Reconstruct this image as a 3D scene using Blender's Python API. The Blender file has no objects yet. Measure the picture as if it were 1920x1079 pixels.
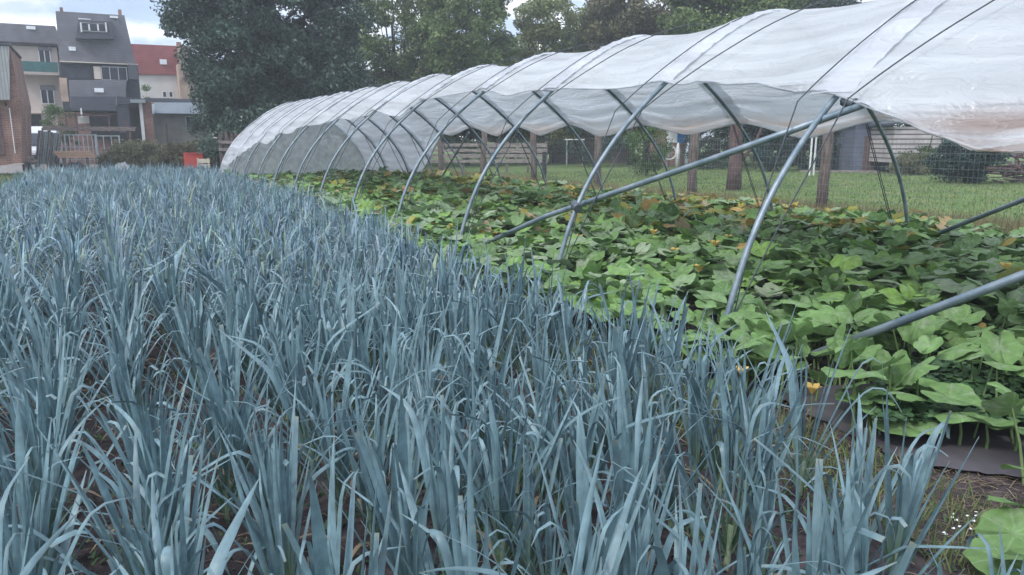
import bpy, math, random
import numpy as np
from mathutils import Vector, Matrix
random.seed(7)
R = np.random.default_rng(11)
sc = bpy.context.scene
col = sc.collection

# ------------------------------------------------------------------ camera
F = 1400.0 / 1920.0; CAMH = 1.7
PIT = math.radians(11.21); YAW = math.radians(28.66)
cd = bpy.data.cameras.new('camera'); cam = bpy.data.objects.new('camera', cd); col.objects.link(cam)
cam.location = (0, 0, CAMH); cam.rotation_euler = (math.pi/2 - PIT, 0, -YAW)
cd.sensor_width = 36; cd.lens = 36 * F; cd.clip_start = 0.05; cd.clip_end = 2000
sc.camera = cam
sc.render.resolution_x = 1024; sc.render.resolution_y = 575

# ------------------------------------------------------------------ world + sun
SUN_EL = math.radians(48); SUN_AZ = math.radians(250)     # soft sun behind clouds, from the left
w = bpy.data.worlds.new('World'); sc.world = w; w.use_nodes = True
nt = w.node_tree; nt.nodes.clear(); N = nt.nodes.new; Lk = nt.links.new
out = N('ShaderNodeOutputWorld'); bg = N('ShaderNodeBackground')
sky = N('ShaderNodeTexSky'); sky.sky_type = 'NISHITA'; sky.sun_disc = False
sky.sun_elevation = SUN_EL; sky.sun_rotation = SUN_AZ; sky.dust_density = 1.5
tc = N('ShaderNodeTexCoord'); mp = N('ShaderNodeMapping'); mp.inputs['Scale'].default_value = (1.0, 1.0, 2.6)
mp.inputs['Location'].default_value = (0.35, 0.1, 0.0)
no = N('ShaderNodeTexNoise'); no.inputs['Scale'].default_value = 4.2; no.inputs['Detail'].default_value = 8; no.inputs['Roughness'].default_value = 0.55
cr = N('ShaderNodeValToRGB'); cr.color_ramp.elements[0].position = 0.40; cr.color_ramp.elements[1].position = 0.55
cr.color_ramp.elements[0].color = (0.45, 0.45, 0.45, 1)
no2 = N('ShaderNodeTexNoise'); no2.inputs['Scale'].default_value = 7.0; no2.inputs['Detail'].default_value = 6
cc = N('ShaderNodeValToRGB'); cc.color_ramp.elements[0].position = 0.42; cc.color_ramp.elements[1].position = 0.56
cc.color_ramp.elements[0].color = (4.3, 5.4, 7.4, 1); cc.color_ramp.elements[1].color = (10.5, 10.7, 11.2, 1)
sep = N('ShaderNodeSeparateXYZ'); mr = N('ShaderNodeMapRange')
mr.inputs['From Min'].default_value = 0.0; mr.inputs['From Max'].default_value = 1.0; mr.inputs['To Min'].default_value = 1.0; mr.inputs['To Max'].default_value = 1.75
vm = N('ShaderNodeVectorMath'); vm.operation = 'SCALE'
mx = N('ShaderNodeMixRGB')
Lk(tc.outputs['Generated'], mp.inputs['Vector']); Lk(mp.outputs[0], no.inputs['Vector']); Lk(mp.outputs[0], no2.inputs['Vector'])
Lk(no.outputs['Fac'], cr.inputs[0]); Lk(no2.outputs['Fac'], cc.inputs[0])
Lk(tc.outputs['Generated'], sep.inputs[0]); Lk(sep.outputs['Z'], mr.inputs[0])
Lk(cc.outputs[0], vm.inputs[0]); Lk(mr.outputs[0], vm.inputs['Scale'])
Lk(cr.outputs[0], mx.inputs[0]); Lk(sky.outputs[0], mx.inputs[1]); Lk(vm.outputs[0], mx.inputs[2])
Lk(mx.outputs[0], bg.inputs[0]); bg.inputs[1].default_value = 0.10; Lk(bg.outputs[0], out.inputs[0])
sd = bpy.data.lights.new('sun', 'SUN'); sd.energy = 1.6; sd.angle = math.radians(10); sd.color = (1.0, 0.965, 0.92)
so = bpy.data.objects.new('sun', sd); col.objects.link(so)
_az = SUN_AZ
sdir = Vector((math.sin(_az)*math.cos(SUN_EL), math.cos(_az)*math.cos(SUN_EL), math.sin(SUN_EL)))
so.rotation_euler = sdir.to_track_quat('Z', 'Y').to_euler(); so.location = (0, 0, 40)
sc.view_settings.view_transform = 'Standard'; sc.view_settings.look = 'None'
sc.view_settings.exposure = 0.57; sc.view_settings.gamma = 1.0
try: sc.view_settings.use_curve_mapping = False
except Exception: pass

# ------------------------------------------------------------------ photo geometry helpers
_fw = np.array([math.sin(YAW)*math.cos(PIT), math.cos(YAW)*math.cos(PIT), -math.sin(PIT)])
_rt = np.array([math.cos(YAW), -math.sin(YAW), 0.0]); _up = np.cross(_rt, _fw); _C = np.array([0, 0, CAMH])
def ray(px, py): return _fw + _rt*(px-960)/1400.0 + _up*(539.5-py)/1400.0
def gnd(px, py, z=0.0): r = ray(px, py); return _C + r*(z-CAMH)/r[2]
def atY(px, py, Y): r = ray(px, py); return _C + r*Y/r[1]
_hf = np.array([math.sin(YAW), math.cos(YAW), 0])
def atZ(px, py, Z): r = ray(px, py); return _C + r*Z/(r @ _hf)
def prj(P):
    d = np.asarray(P, float) - _C; z = d @ _fw
    return 960 + 1400*(d @ _rt)/z, 539.5 - 1400*(d @ _up)/z, z

# ------------------------------------------------------------------ object helpers
def tag(o, label=None, cat=None, group=None, kind=None):
    if label: o['label'] = label
    if cat: o['category'] = cat
    if group: o['group'] = group
    if kind: o['kind'] = kind
    return o
def empty(name, loc=(0, 0, 0), rz=0, label=None, cat=None, group=None):
    o = bpy.data.objects.new(name, None); o.empty_display_size = 0.2; col.objects.link(o)
    o.location = loc; o.rotation_euler = (0, 0, rz); return tag(o, label, cat, group)
def npmesh(name, V, Q, mat, parent=None, smooth=False, uv=None):
    """V (n,3); Q (m,k) faces all with k corners"""
    me = bpy.data.meshes.new(name); n = len(V); m, k = Q.shape
    me.vertices.add(n); me.vertices.foreach_set('co', np.ascontiguousarray(V, dtype=np.float32).ravel())
    me.loops.add(m*k); me.loops.foreach_set('vertex_index', np.ascontiguousarray(Q, dtype=np.int32).ravel())
    me.polygons.add(m); me.polygons.foreach_set('loop_start', np.arange(0, m*k, k, dtype=np.int32))
    me.polygons.foreach_set('loop_total', np.full(m, k, dtype=np.int32))
    if smooth: me.polygons.foreach_set('use_smooth', np.ones(m, dtype=bool))
    if uv is not None:
        ul = me.uv_layers.new(name='UVMap'); ul.data.foreach_set('uv', np.ascontiguousarray(uv[Q.ravel()], dtype=np.float32).ravel())
    me.update(calc_edges=True); me.validate()
    me.materials.append(mat)
    o = bpy.data.objects.new(name, me); col.objects.link(o)
    if parent: o.parent = parent
    return o
class MB:
    def __init__(s): s.v = []; s.f = []; s.sm = []
    def add(s, vs, fs, smooth=False):
        b = len(s.v); s.v += [tuple(map(float, v)) for v in vs]; s.f += [tuple(i+b for i in f) for f in fs]; s.sm += [smooth]*len(fs); return s
    def box(s, x0, x1, y0, y1, z0, z1):
        vs = [(x0,y0,z0),(x1,y0,z0),(x1,y1,z0),(x0,y1,z0),(x0,y0,z1),(x1,y0,z1),(x1,y1,z1),(x0,y1,z1)]
        return s.add(vs, [(0,3,2,1),(4,5,6,7),(0,1,5,4),(1,2,6,5),(2,3,7,6),(3,0,4,7)])
    def beam(s, a, b, w, h):
        a = Vector(a); b = Vector(b); d = (b-a).normalized(); u = d.cross(Vector((0,0,1)))
        if u.length < 1e-3: u = Vector((1,0,0))
        u.normalize(); v = u.cross(d).normalized(); vs = []
        for p in (a, b):
            for i, j in ((-1,-1),(1,-1),(1,1),(-1,1)): vs.append(p + u*i*w/2 + v*j*h/2)
        return s.add(vs, [(0,3,2,1),(4,5,6,7),(0,1,5,4),(1,2,6,5),(2,3,7,6),(3,0,4,7)])
    def tube(s, pts, r, n=8, cap=True):
        pts = [Vector(p) for p in pts]; rs = r if hasattr(r, '__len__') else [r]*len(pts); vs = []; fs = []
        d0 = (pts[1]-pts[0]).normalized(); u = d0.cross(Vector((0,0,1)))
        if u.length < 1e-3: u = Vector((1,0,0))
        u.normalize()
        for i, p in enumerate(pts):
            d = (pts[min(i+1,len(pts)-1)] - pts[max(i-1,0)]).normalized()
            u = (u - d*u.dot(d)).normalized(); v = d.cross(u)
            for k in range(n):
                a = 2*math.pi*k/n; vs.append(p + (u*math.cos(a)+v*math.sin(a))*rs[i])
        for i in range(len(pts)-1):
            for k in range(n): fs.append((i*n+k, i*n+(k+1)%n, (i+1)*n+(k+1)%n, (i+1)*n+k))
        s.add(vs, fs, True)
        if cap:
            b = len(s.v)-len(vs); s.f.append(tuple(b+k for k in reversed(range(n)))); s.sm.append(False)
            s.f.append(tuple(b+len(vs)-n+k for k in range(n))); s.sm.append(False)
        return s
    def prism(s, poly, y0, y1):
        n = len(poly); vs = [(x,y0,z) for x,z in poly]+[(x,y1,z) for x,z in poly]
        return s.add(vs, [tuple(range(n)), tuple(reversed(range(n,2*n)))]+[(i,n+i,n+(i+1)%n,(i+1)%n) for i in range(n)])
    def build(s, name, mat, parent=None, bevel=0):
        me = bpy.data.meshes.new(name); me.from_pydata(s.v, [], s.f)
        me.polygons.foreach_set('use_smooth', s.sm); me.update(); me.materials.append(mat)
        o = bpy.data.objects.new(name, me); col.objects.link(o)
        if parent:
            o.parent = parent; o.matrix_parent_inverse = Matrix.Translation(-parent.location) if parent.rotation_euler.z == 0 and s.v else Matrix.Identity(4)
        if bevel:
            m = o.modifiers.new('bevel', 'BEVEL'); m.width = bevel; m.segments = 2; m.limit_method = 'ANGLE'
        return o

# ------------------------------------------------------------------ materials
def newmat(name):
    m = bpy.data.materials.new(name); m.use_nodes = True; m.node_tree.nodes.clear(); return m, m.node_tree.nodes.new, m.node_tree.links.new
def _ramp(n, stops):
    e = n.color_ramp.elements
    while len(e) < len(stops): e.new(0.5)
    for el, (p, c) in zip(e, stops): el.position = p; el.color = (*c, 1)
def pmat(name, c1, c2=None, scale=3.0, rough=0.7, metal=0.0, bump=0.0, bscale=None, stretch=(1,1,1), c3=None, spec=0.4, detail=6, lo=0.35, hi=0.65):
    m, N, L = newmat(name); o = N('ShaderNodeOutputMaterial'); p = N('ShaderNodeBsdfPrincipled'); L(p.outputs[0], o.inputs[0])
    p.inputs['Roughness'].default_value = rough; p.inputs['Metallic'].default_value = metal; p.inputs['Specular IOR Level'].default_value = spec
    tc = N('ShaderNodeTexCoord'); mp = N('ShaderNodeMapping'); mp.inputs['Scale'].default_value = stretch; L(tc.outputs['Object'], mp.inputs[0])
    n = N('ShaderNodeTexNoise'); n.inputs['Scale'].default_value = scale; n.inputs['Detail'].default_value = detail; n.inputs['Roughness'].default_value = 0.6; L(mp.outputs[0], n.inputs['Vector'])
    c2 = c2 or tuple(x*0.75 for x in c1); r = N('ShaderNodeValToRGB')
    _ramp(r, [(lo, c1), (hi, c2)] if not c3 else [(lo, c1), ((lo+hi)/2, c2), (hi, c3)])
    L(n.outputs['Fac'], r.inputs[0]); L(r.outputs[0], p.inputs['Base Color'])
    if bump:
        n2 = N('ShaderNodeTexNoise'); n2.inputs['Scale'].default_value = bscale or scale*4; n2.inputs['Detail'].default_value = 8; L(mp.outputs[0], n2.inputs['Vector'])
        b = N('ShaderNodeBump'); b.inputs['Strength'].default_value = 0.8; b.inputs['Distance'].default_value = bump; L(n2.outputs['Fac'], b.inputs['Height']); L(b.outputs[0], p.inputs['Normal'])
    return m
def leafmat(name, stops, cl=(0.75, 1.25), cscale=1.0, trans=0.25, rough=0.55, spec=0.4, uvvein=False, fine=None):
    """per-leaf colour from the ramp, clump-wide lighter and darker foliage from an object-space noise"""
    m, N, L = newmat(name); o = N('ShaderNodeOutputMaterial'); p = N('ShaderNodeBsdfPrincipled'); g = N('ShaderNodeNewGeometry')
    r = N('ShaderNodeValToRGB'); _ramp(r, stops); L(g.outputs['Random Per Island'], r.inputs[0])
    tc = N('ShaderNodeTexCoord'); n = N('ShaderNodeTexNoise'); n.inputs['Scale'].default_value = cscale; n.inputs['Detail'].default_value = 3; L(tc.outputs['Object'], n.inputs['Vector'])
    mr = N('ShaderNodeMapRange'); mr.inputs[1].default_value = 0.3; mr.inputs[2].default_value = 0.7; mr.inputs[3].default_value = cl[0]; mr.inputs[4].default_value = cl[1]; L(n.outputs['Fac'], mr.inputs[0])
    v = N('ShaderNodeVectorMath'); v.operation = 'SCALE'; L(r.outputs[0], v.inputs[0]); L(mr.outputs[0], v.inputs['Scale']); last = v.outputs[0]
    if uvvein:
        uv = N('ShaderNodeUVMap'); sx = N('ShaderNodeSeparateXYZ'); L(uv.outputs[0], sx.inputs[0])
        a = N('ShaderNodeMath'); a.operation = 'MULTIPLY'; a.inputs[1].default_value = math.pi*7; L(sx.outputs[0], a.inputs[0])
        s = N('ShaderNodeMath'); s.operation = 'SINE'; L(a.outputs[0], s.inputs[0]); ab = N('ShaderNodeMath'); ab.operation = 'ABSOLUTE'; L(s.outputs[0], ab.inputs[0])
        d = N('ShaderNodeMath'); d.operation = 'MULTIPLY'; L(ab.outputs[0], d.inputs[0]); L(sx.outputs[1], d.inputs[1])
        mr2 = N('ShaderNodeMapRange'); mr2.inputs[1].default_value = 0.03; mr2.inputs[2].default_value = 0.16; mr2.inputs[3].default_value = 0.45; mr2.inputs[4].default_value = 0.0; L(d.outputs[0], mr2.inputs[0])
        mm = N('ShaderNodeMixRGB'); mm.inputs[2].default_value = (0.24, 0.33, 0.19, 1); L(mr2.outputs[0], mm.inputs[0]); L(last, mm.inputs[1]); last = mm.outputs[0]
        n4 = N('ShaderNodeTexNoise'); n4.inputs['Scale'].default_value = 9.0; n4.inputs['Detail'].default_value = 8; n4.inputs['Roughness'].default_value = 0.7; L(tc.outputs['Object'], n4.inputs['Vector'])
        m4 = N('ShaderNodeMapRange'); m4.inputs[1].default_value = 0.53; m4.inputs[2].default_value = 0.66; m4.inputs[3].default_value = 0.0; m4.inputs[4].default_value = 0.45; L(n4.outputs['Fac'], m4.inputs[0])
        x4 = N('ShaderNodeMixRGB'); x4.inputs[2].default_value = (0.30, 0.34, 0.27, 1); L(m4.outputs[0], x4.inputs[0]); L(last, x4.inputs[1]); last = x4.outputs[0]
        bq = N('ShaderNodeBump'); bq.inputs['Distance'].default_value = 0.006; bq.inputs['Strength'].default_value = 0.8; L(d.outputs[0], bq.inputs['Height']); L(bq.outputs[0], p.inputs['Normal'])
    if fine:
        n3 = N('ShaderNodeTexNoise'); n3.inputs['Scale'].default_value = fine; n3.inputs['Detail'].default_value = 5; L(tc.outputs['Object'], n3.inputs['Vector'])
        m3 = N('ShaderNodeMapRange'); m3.inputs[1].default_value = 0.3; m3.inputs[2].default_value = 0.7; m3.inputs[3].default_value = 0.78; m3.inputs[4].default_value = 1.2; L(n3.outputs['Fac'], m3.inputs[0])
        v3 = N('ShaderNodeVectorMath'); v3.operation = 'SCALE'; L(last, v3.inputs[0]); L(m3.outputs[0], v3.inputs['Scale']); last = v3.outputs[0]
    L(last, p.inputs['Base Color']); p.inputs['Roughness'].default_value = rough; p.inputs['Specular IOR Level'].default_value = spec
    t = N('ShaderNodeBsdfTranslucent'); L(last, t.inputs[0]); mx = N('ShaderNodeMixShader'); mx.inputs[0].default_value = trans
    L(p.outputs[0], mx.inputs[1]); L(t.outputs[0], mx.inputs[2]); L(mx.outputs[0], o.inputs[0]); return m
def brickmat(name, a, b, mortar, scale=1.0):
    m, N, L = newmat(name); o = N('ShaderNodeOutputMaterial'); p = N('ShaderNodeBsdfPrincipled'); L(p.outputs[0], o.inputs[0]); p.inputs['Roughness'].default_value = 0.9
    tc = N('ShaderNodeTexCoord'); sx = N('ShaderNodeSeparateXYZ'); L(tc.outputs['Object'], sx.inputs[0])
    ad = N('ShaderNodeMath'); ad.operation = 'ADD'; L(sx.outputs[0], ad.inputs[0]); L(sx.outputs[1], ad.inputs[1])
    cx = N('ShaderNodeCombineXYZ'); L(ad.outputs[0], cx.inputs[0]); L(sx.outputs[2], cx.inputs[1])
    k = N('ShaderNodeTexBrick'); k.inputs['Scale'].default_value = scale; k.inputs['Brick Width'].default_value = 0.22; k.inputs['Row Height'].default_value = 0.075; k.inputs['Mortar Size'].default_value = 0.012
    k.inputs['Color1'].default_value = (*a,1); k.inputs['Color2'].default_value = (*b,1); k.inputs['Mortar'].default_value = (*mortar,1); L(cx.outputs[0], k.inputs[0])
    n = N('ShaderNodeTexNoise'); n.inputs['Scale'].default_value = 1.2; n.inputs['Detail'].default_value = 6; L(tc.outputs['Object'], n.inputs['Vector'])
    mr = N('ShaderNodeMapRange'); mr.inputs[1].default_value = .3; mr.inputs[2].default_value = .7; mr.inputs[3].default_value = .65; mr.inputs[4].default_value = 1.25; L(n.outputs['Fac'], mr.inputs[0])
    v = N('ShaderNodeVectorMath'); v.operation = 'SCALE'; L(k.outputs[0], v.inputs[0]); L(mr.outputs[0], v.inputs['Scale']); L(v.outputs[0], p.inputs['Base Color']); return m
def stripemat(name, a, b, axis=2, period=0.2, rough=0.7, bump=0.01, duty=0.12):
    m, N, L = newmat(name); o = N('ShaderNodeOutputMaterial'); p = N('ShaderNodeBsdfPrincipled'); L(p.outputs[0], o.inputs[0]); p.inputs['Roughness'].default_value = rough
    tc = N('ShaderNodeTexCoord'); sx = N('ShaderNodeSeparateXYZ'); L(tc.outputs['Object'], sx.inputs[0])
    d = N('ShaderNodeMath'); d.operation = 'DIVIDE'; d.inputs[1].default_value = period; L(sx.outputs[axis], d.inputs[0])
    f = N('ShaderNodeMath'); f.operation = 'FRACT'; L(d.outputs[0], f.inputs[0]); g = N('ShaderNodeMath'); g.operation = 'LESS_THAN'; g.inputs[1].default_value = duty; L(f.outputs[0], g.inputs[0])
    n = N('ShaderNodeTexNoise'); n.inputs['Scale'].default_value = 1.5; n.inputs['Detail'].default_value = 7; L(tc.outputs['Object'], n.inputs['Vector'])
    r = N('ShaderNodeValToRGB'); _ramp(r, [(0.3, tuple(x*0.75 for x in a)), (0.7, tuple(min(1, x*1.15) for x in a))]); L(n.outputs['Fac'], r.inputs[0])
    mx = N('ShaderNodeMixRGB'); L(g.outputs[0], mx.inputs[0]); L(r.outputs[0], mx.inputs[1]); mx.inputs[2].default_value = (*b,1); L(mx.outputs[0], p.inputs['Base Color'])
    bm = N('ShaderNodeBump'); bm.inputs['Distance'].default_value = bump; bm.inputs['Strength'].default_value = 0.7; L(f.outputs[0], bm.inputs['Height']); L(bm.outputs[0], p.inputs['Normal']); return m

M = {}
M['soil'] = pmat('soil', (0.026,0.021,0.024), (0.055,0.044,0.047), 9, 0.95, bump=0.03, bscale=40, c3=(0.095,0.077,0.076), spec=0.2)
M['grass_ground'] = pmat('grass_ground', (0.085,0.15,0.05), (0.125,0.19,0.07), 0.9, 0.95, bump=0.03, bscale=30, c3=(0.19,0.20,0.10), spec=0.1, detail=10)
M['path'] = pmat('path', (0.16,0.15,0.15), (0.24,0.23,0.22), 2.0, 0.95, bump=0.02)
M['steel'] = pmat('steel', (0.13,0.18,0.22), (0.25,0.30,0.34), 6, 0.48, metal=0.5, bump=0.001, bscale=60)
M['steel_dark'] = pmat('steel_dark', (0.05,0.07,0.09), (0.12,0.14,0.16), 6, 0.5, metal=0.5)
M['rope'] = pmat('rope', (0.045,0.055,0.065), (0.09,0.10,0.12), 30, 0.85)
M['wire'] = pmat('wire', (0.16,0.20,0.19), (0.26,0.30,0.30), 8, 0.55, metal=0.5)
M['post_wood'] = pmat('post_wood', (0.075,0.06,0.055), (0.15,0.12,0.11), 5, 0.95, bump=0.01, stretch=(6,6,0.6), c3=(0.23,0.19,0.175))
M['old_wood'] = pmat('old_wood', (0.13,0.11,0.105), (0.24,0.205,0.195), 4, 0.95, bump=0.006, stretch=(1,1,6), c3=(0.34,0.30,0.285))
M['bark'] = pmat('bark', (0.045,0.04,0.038), (0.10,0.085,0.08), 5, 0.95, bump=0.03, stretch=(4,4,0.8))
M['bark_red'] = pmat('bark_red', (0.08,0.055,0.06), (0.17,0.11,0.11), 5, 0.95, bump=0.03, stretch=(4,4,0.8))
M['membrane'] = pmat('membrane', (0.050,0.045,0.055), (0.085,0.078,0.090), 2.5, 0.65, bump=0.004, bscale=12, spec=0.5)
M['slate'] = stripemat('slate', (0.17,0.17,0.20), (0.10,0.10,0.125), 2, 0.16, 0.6)
M['slate_dark'] = stripemat('slate_dark', (0.07,0.08,0.105), (0.03,0.035,0.05), 2, 0.16, 0.6)
M['red_tile'] = stripemat('red_tile', (0.30,0.085,0.085), (0.18,0.05,0.055), 2, 0.2, 0.8)
M['grey_tile'] = stripemat('grey_tile', (0.24,0.19,0.17), (0.14,0.11,0.10), 2, 0.25, 0.9)
M['plaster'] = pmat('plaster', (0.44,0.38,0.36), (0.52,0.46,0.43), 1.0, 0.9)
M['plaster_white'] = pmat('plaster_white', (0.55,0.54,0.53), (0.66,0.65,0.62), 1.0, 0.9)
M['brick'] = brickmat('brick', (0.20,0.085,0.07), (0.28,0.13,0.10), (0.26,0.22,0.20))
M['brick_pale'] = brickmat('brick_pale', (0.38,0.25,0.18), (0.44,0.31,0.24), (0.4,0.36,0.32))
M['corrugated'] = stripemat('corrugated', (0.30,0.31,0.32), (0.20,0.21,0.23), 0, 0.12, 0.55, 0.03, 0.35)
M['shed_grey'] = pmat('shed_grey', (0.16,0.165,0.16), (0.23,0.23,0.22), 2, 0.9)
M['roof_pale'] = pmat('roof_pale', (0.42,0.50,0.60), (0.52,0.60,0.70), 2, 0.35, metal=0.1)
M['clapboard'] = stripemat('clapboard', (0.50,0.46,0.46), (0.13,0.11,0.12), 2, 0.24, 0.85, 0.02, 0.30)
M['shed_blue'] = stripemat('shed_blue', (0.13,0.15,0.21), (0.08,0.09,0.13), 2, 0.25, 0.85)
M['white'] = pmat('white', (0.62,0.64,0.66), (0.72,0.73,0.75), 3, 0.5)
M['white_van'] = pmat('white_van', (0.50,0.53,0.58), (0.60,0.63,0.67), 3, 0.3)
M['glass'] = pmat('glass', (0.02,0.028,0.042), (0.04,0.05,0.07), 2, 0.25, spec=0.3)
M['skylight'] = pmat('skylight', (0.72,0.76,0.80), (0.8,0.84,0.88), 2, 0.15)
M['green_rail'] = pmat('green_rail', (0.03,0.10,0.11), (0.05,0.15,0.15), 3, 0.7)
M['dark'] = pmat('dark', (0.02,0.022,0.028), (0.04,0.042,0.05), 3, 0.8)
M['rubber'] = pmat('rubber', (0.02,0.02,0.022), (0.03,0.03,0.033), 3, 0.8)
M['red'] = pmat('red', (0.50,0.06,0.055), (0.60,0.09,0.08), 3, 0.5)
M['cream'] = pmat('cream', (0.55,0.47,0.40), (0.65,0.58,0.5), 3, 0.8)
M['orange_wood'] = pmat('orange_wood', (0.42,0.26,0.18), (0.55,0.38,0.28), 3, 0.8, stretch=(1,6,6))
M['blue_tarp'] = pmat('blue_tarp', (0.02,0.17,0.45), (0.04,0.24,0.55), 3, 0.5, bump=0.02)
M['grey_tarp'] = pmat('grey_tarp', (0.17,0.18,0.21), (0.26,0.27,0.30), 3, 0.6, bump=0.05)
M['gate_metal'] = pmat('gate_metal', (0.28,0.33,0.35), (0.40,0.45,0.47), 3, 0.5, metal=0.4)
M['yellow'] = leafmat('yellow', [(0, (0.62,0.38,0.08)), (1, (0.66,0.48,0.16))], trans=0.3)
M['leek'] = leafmat('leek', [(0,(0.092,0.168,0.222)),(0.2,(0.125,0.218,0.285)),(0.4,(0.195,0.280,0.345)),(0.55,(0.142,0.258,0.292)),(0.72,(0.275,0.355,0.410)),(0.86,(0.16,0.29,0.285)),(0.96,(0.23,0.33,0.25)),(1.0,(0.25,0.29,0.14))], cl=(0.66,1.28), cscale=2.2, trans=0.13, rough=0.36, spec=0.6, fine=25)
def leek_mat():
    m = M['leek']; nt = m.node_tree; N = nt.nodes.new; L = nt.links.new; p = [n for n in nt.nodes if n.type == 'BSDF_PRINCIPLED'][0]; t = [n for n in nt.nodes if n.type == 'BSDF_TRANSLUCENT'][0]
    src = p.inputs['Base Color'].links[0].from_socket
    uv = N('ShaderNodeUVMap'); sx = N('ShaderNodeSeparateXYZ'); L(uv.outputs[0], sx.inputs[0])
    a = N('ShaderNodeMapRange'); a.inputs[1].default_value = 0.02; a.inputs[2].default_value = 0.34; a.inputs[3].default_value = 0.75; a.inputs[4].default_value = 0.0; L(sx.outputs[0], a.inputs[0])
    m1 = N('ShaderNodeMixRGB'); m1.inputs[2].default_value = (0.17, 0.27, 0.13, 1); L(a.outputs[0], m1.inputs[0]); L(src, m1.inputs[1])
    b = N('ShaderNodeMapRange'); b.inputs[1].default_value = 0.955; b.inputs[2].default_value = 1.0; b.inputs[3].default_value = 0.0; b.inputs[4].default_value = 0.45; L(sx.outputs[0], b.inputs[0])
    m2 = N('ShaderNodeMixRGB'); m2.inputs[2].default_value = (0.30, 0.31, 0.22, 1); L(b.outputs[0], m2.inputs[0]); L(m1.outputs[0], m2.inputs[1])
    mp = N('ShaderNodeMapping'); mp.inputs['Scale'].default_value = (2.0, 16.0, 1.0); L(uv.outputs[0], mp.inputs[0]); n = N('ShaderNodeTexNoise'); n.inputs['Scale'].default_value = 1.6; n.inputs['Detail'].default_value = 4; L(mp.outputs[0], n.inputs['Vector'])
    c = N('ShaderNodeMapRange'); c.inputs[1].default_value = 0.3; c.inputs[2].default_value = 0.7; c.inputs[3].default_value = 0.76; c.inputs[4].default_value = 1.22; L(n.outputs['Fac'], c.inputs[0])
    v = N('ShaderNodeVectorMath'); v.operation = 'SCALE'; L(m2.outputs[0], v.inputs[0]); L(c.outputs[0], v.inputs['Scale']); L(v.outputs[0], p.inputs['Base Color']); L(v.outputs[0], t.inputs[0])
    bp = N('ShaderNodeBump'); bp.inputs['Distance'].default_value = 0.0015; bp.inputs['Strength'].default_value = 0.7; L(n.outputs['Fac'], bp.inputs['Height']); L(bp.outputs[0], p.inputs['Normal'])
leek_mat()
M['leek_dry'] = leafmat('leek_dry', [(0,(0.30,0.24,0.14)),(1,(0.40,0.30,0.22))], trans=0.2)
M['leek_stem'] = pmat('leek_stem', (0.17,0.25,0.17), (0.30,0.36,0.26), 14, 0.5)
PST = [(0,(0.080,0.150,0.052)),(0.2,(0.110,0.210,0.068)),(0.45,(0.180,0.315,0.065)),(0.6,(0.140,0.245,0.088)),(0.75,(0.18,0.27,0.13)),(0.9,(0.19,0.26,0.16)),(1.0,(0.28,0.34,0.22))]
M['pumpkin'] = leafmat('pumpkin', PST, cl=(0.8,1.25), cscale=1.2, trans=0.22, rough=0.6, spec=0.25, uvvein=True, fine=22)
M['pumpkin_old'] = leafmat('pumpkin_old', [(0,(0.14,0.18,0.04)),(0.4,(0.28,0.27,0.05)),(0.7,(0.36,0.24,0.09)),(1,(0.36,0.30,0.2))], trans=0.25, rough=0.8, fine=20)
M['petiole'] = pmat('petiole', (0.10,0.17,0.06), (0.16,0.23,0.09), 8, 0.6)
M['clover'] = leafmat('clover', [(0,(0.035,0.085,0.035)),(0.6,(0.055,0.12,0.045)),(1,(0.09,0.16,0.07))], cscale=2, trans=0.2)
M['grass'] = leafmat('grass', [(0,(0.10,0.17,0.05)),(0.6,(0.16,0.235,0.08)),(0.9,(0.20,0.21,0.08)),(1,(0.30,0.26,0.15))], cscale=0.5, cl=(0.7,1.3), trans=0.3, rough=0.7)
M['dry_grass'] = leafmat('dry_grass', [(0,(0.13,0.15,0.06)),(0.5,(0.24,0.21,0.11)),(1,(0.34,0.27,0.17))], cscale=0.5, trans=0.25, rough=0.8)
M['weed_dark'] = leafmat('weed_dark', [(0,(0.04,0.07,0.035)),(1,(0.10,0.12,0.08))], cscale=0.7, trans=0.2)
M['straw'] = leafmat('straw', [(0,(0.13,0.10,0.06)),(0.6,(0.24,0.18,0.12)),(1,(0.34,0.28,0.2))], cscale=2, trans=0.1, rough=0.8)
M['tree_dark'] = leafmat('tree_dark', [(0,(0.028,0.058,0.050)),(0.6,(0.042,0.082,0.062)),(1,(0.075,0.125,0.085))], cscale=0.55, cl=(0.55,1.5), trans=0.15, rough=0.5)
M['tree_mid'] = leafmat('tree_mid', [(0,(0.085,0.14,0.06)),(0.6,(0.15,0.22,0.08)),(1,(0.23,0.27,0.11))], cscale=0.5, cl=(0.6,1.4), trans=0.3)
M['tree_light'] = leafmat('tree_light', [(0,(0.11,0.15,0.06)),(0.6,(0.18,0.22,0.085)),(1,(0.27,0.27,0.12))], cscale=0.5, cl=(0.6,1.4), trans=0.3)
M['tree_brown'] = leafmat('tree_brown', [(0,(0.10,0.11,0.065)),(0.6,(0.16,0.165,0.09)),(1,(0.24,0.21,0.13))], cscale=0.5, cl=(0.6,1.4), trans=0.25)
M['bush'] = leafmat('bush', [(0,(0.05,0.10,0.035)),(0.6,(0.08,0.15,0.045)),(1,(0.14,0.2,0.06))], cscale=1.0, cl=(0.6,1.3), trans=0.3)
M['conifer'] = leafmat('conifer', [(0,(0.012,0.035,0.04)),(1,(0.03,0.07,0.065))], cscale=1.0, cl=(0.7,1.3), trans=0.1)
M['crisp_white'] = pmat('petal_white', (0.7,0.7,0.68), (0.8,0.8,0.78), 3, 0.6)

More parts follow.
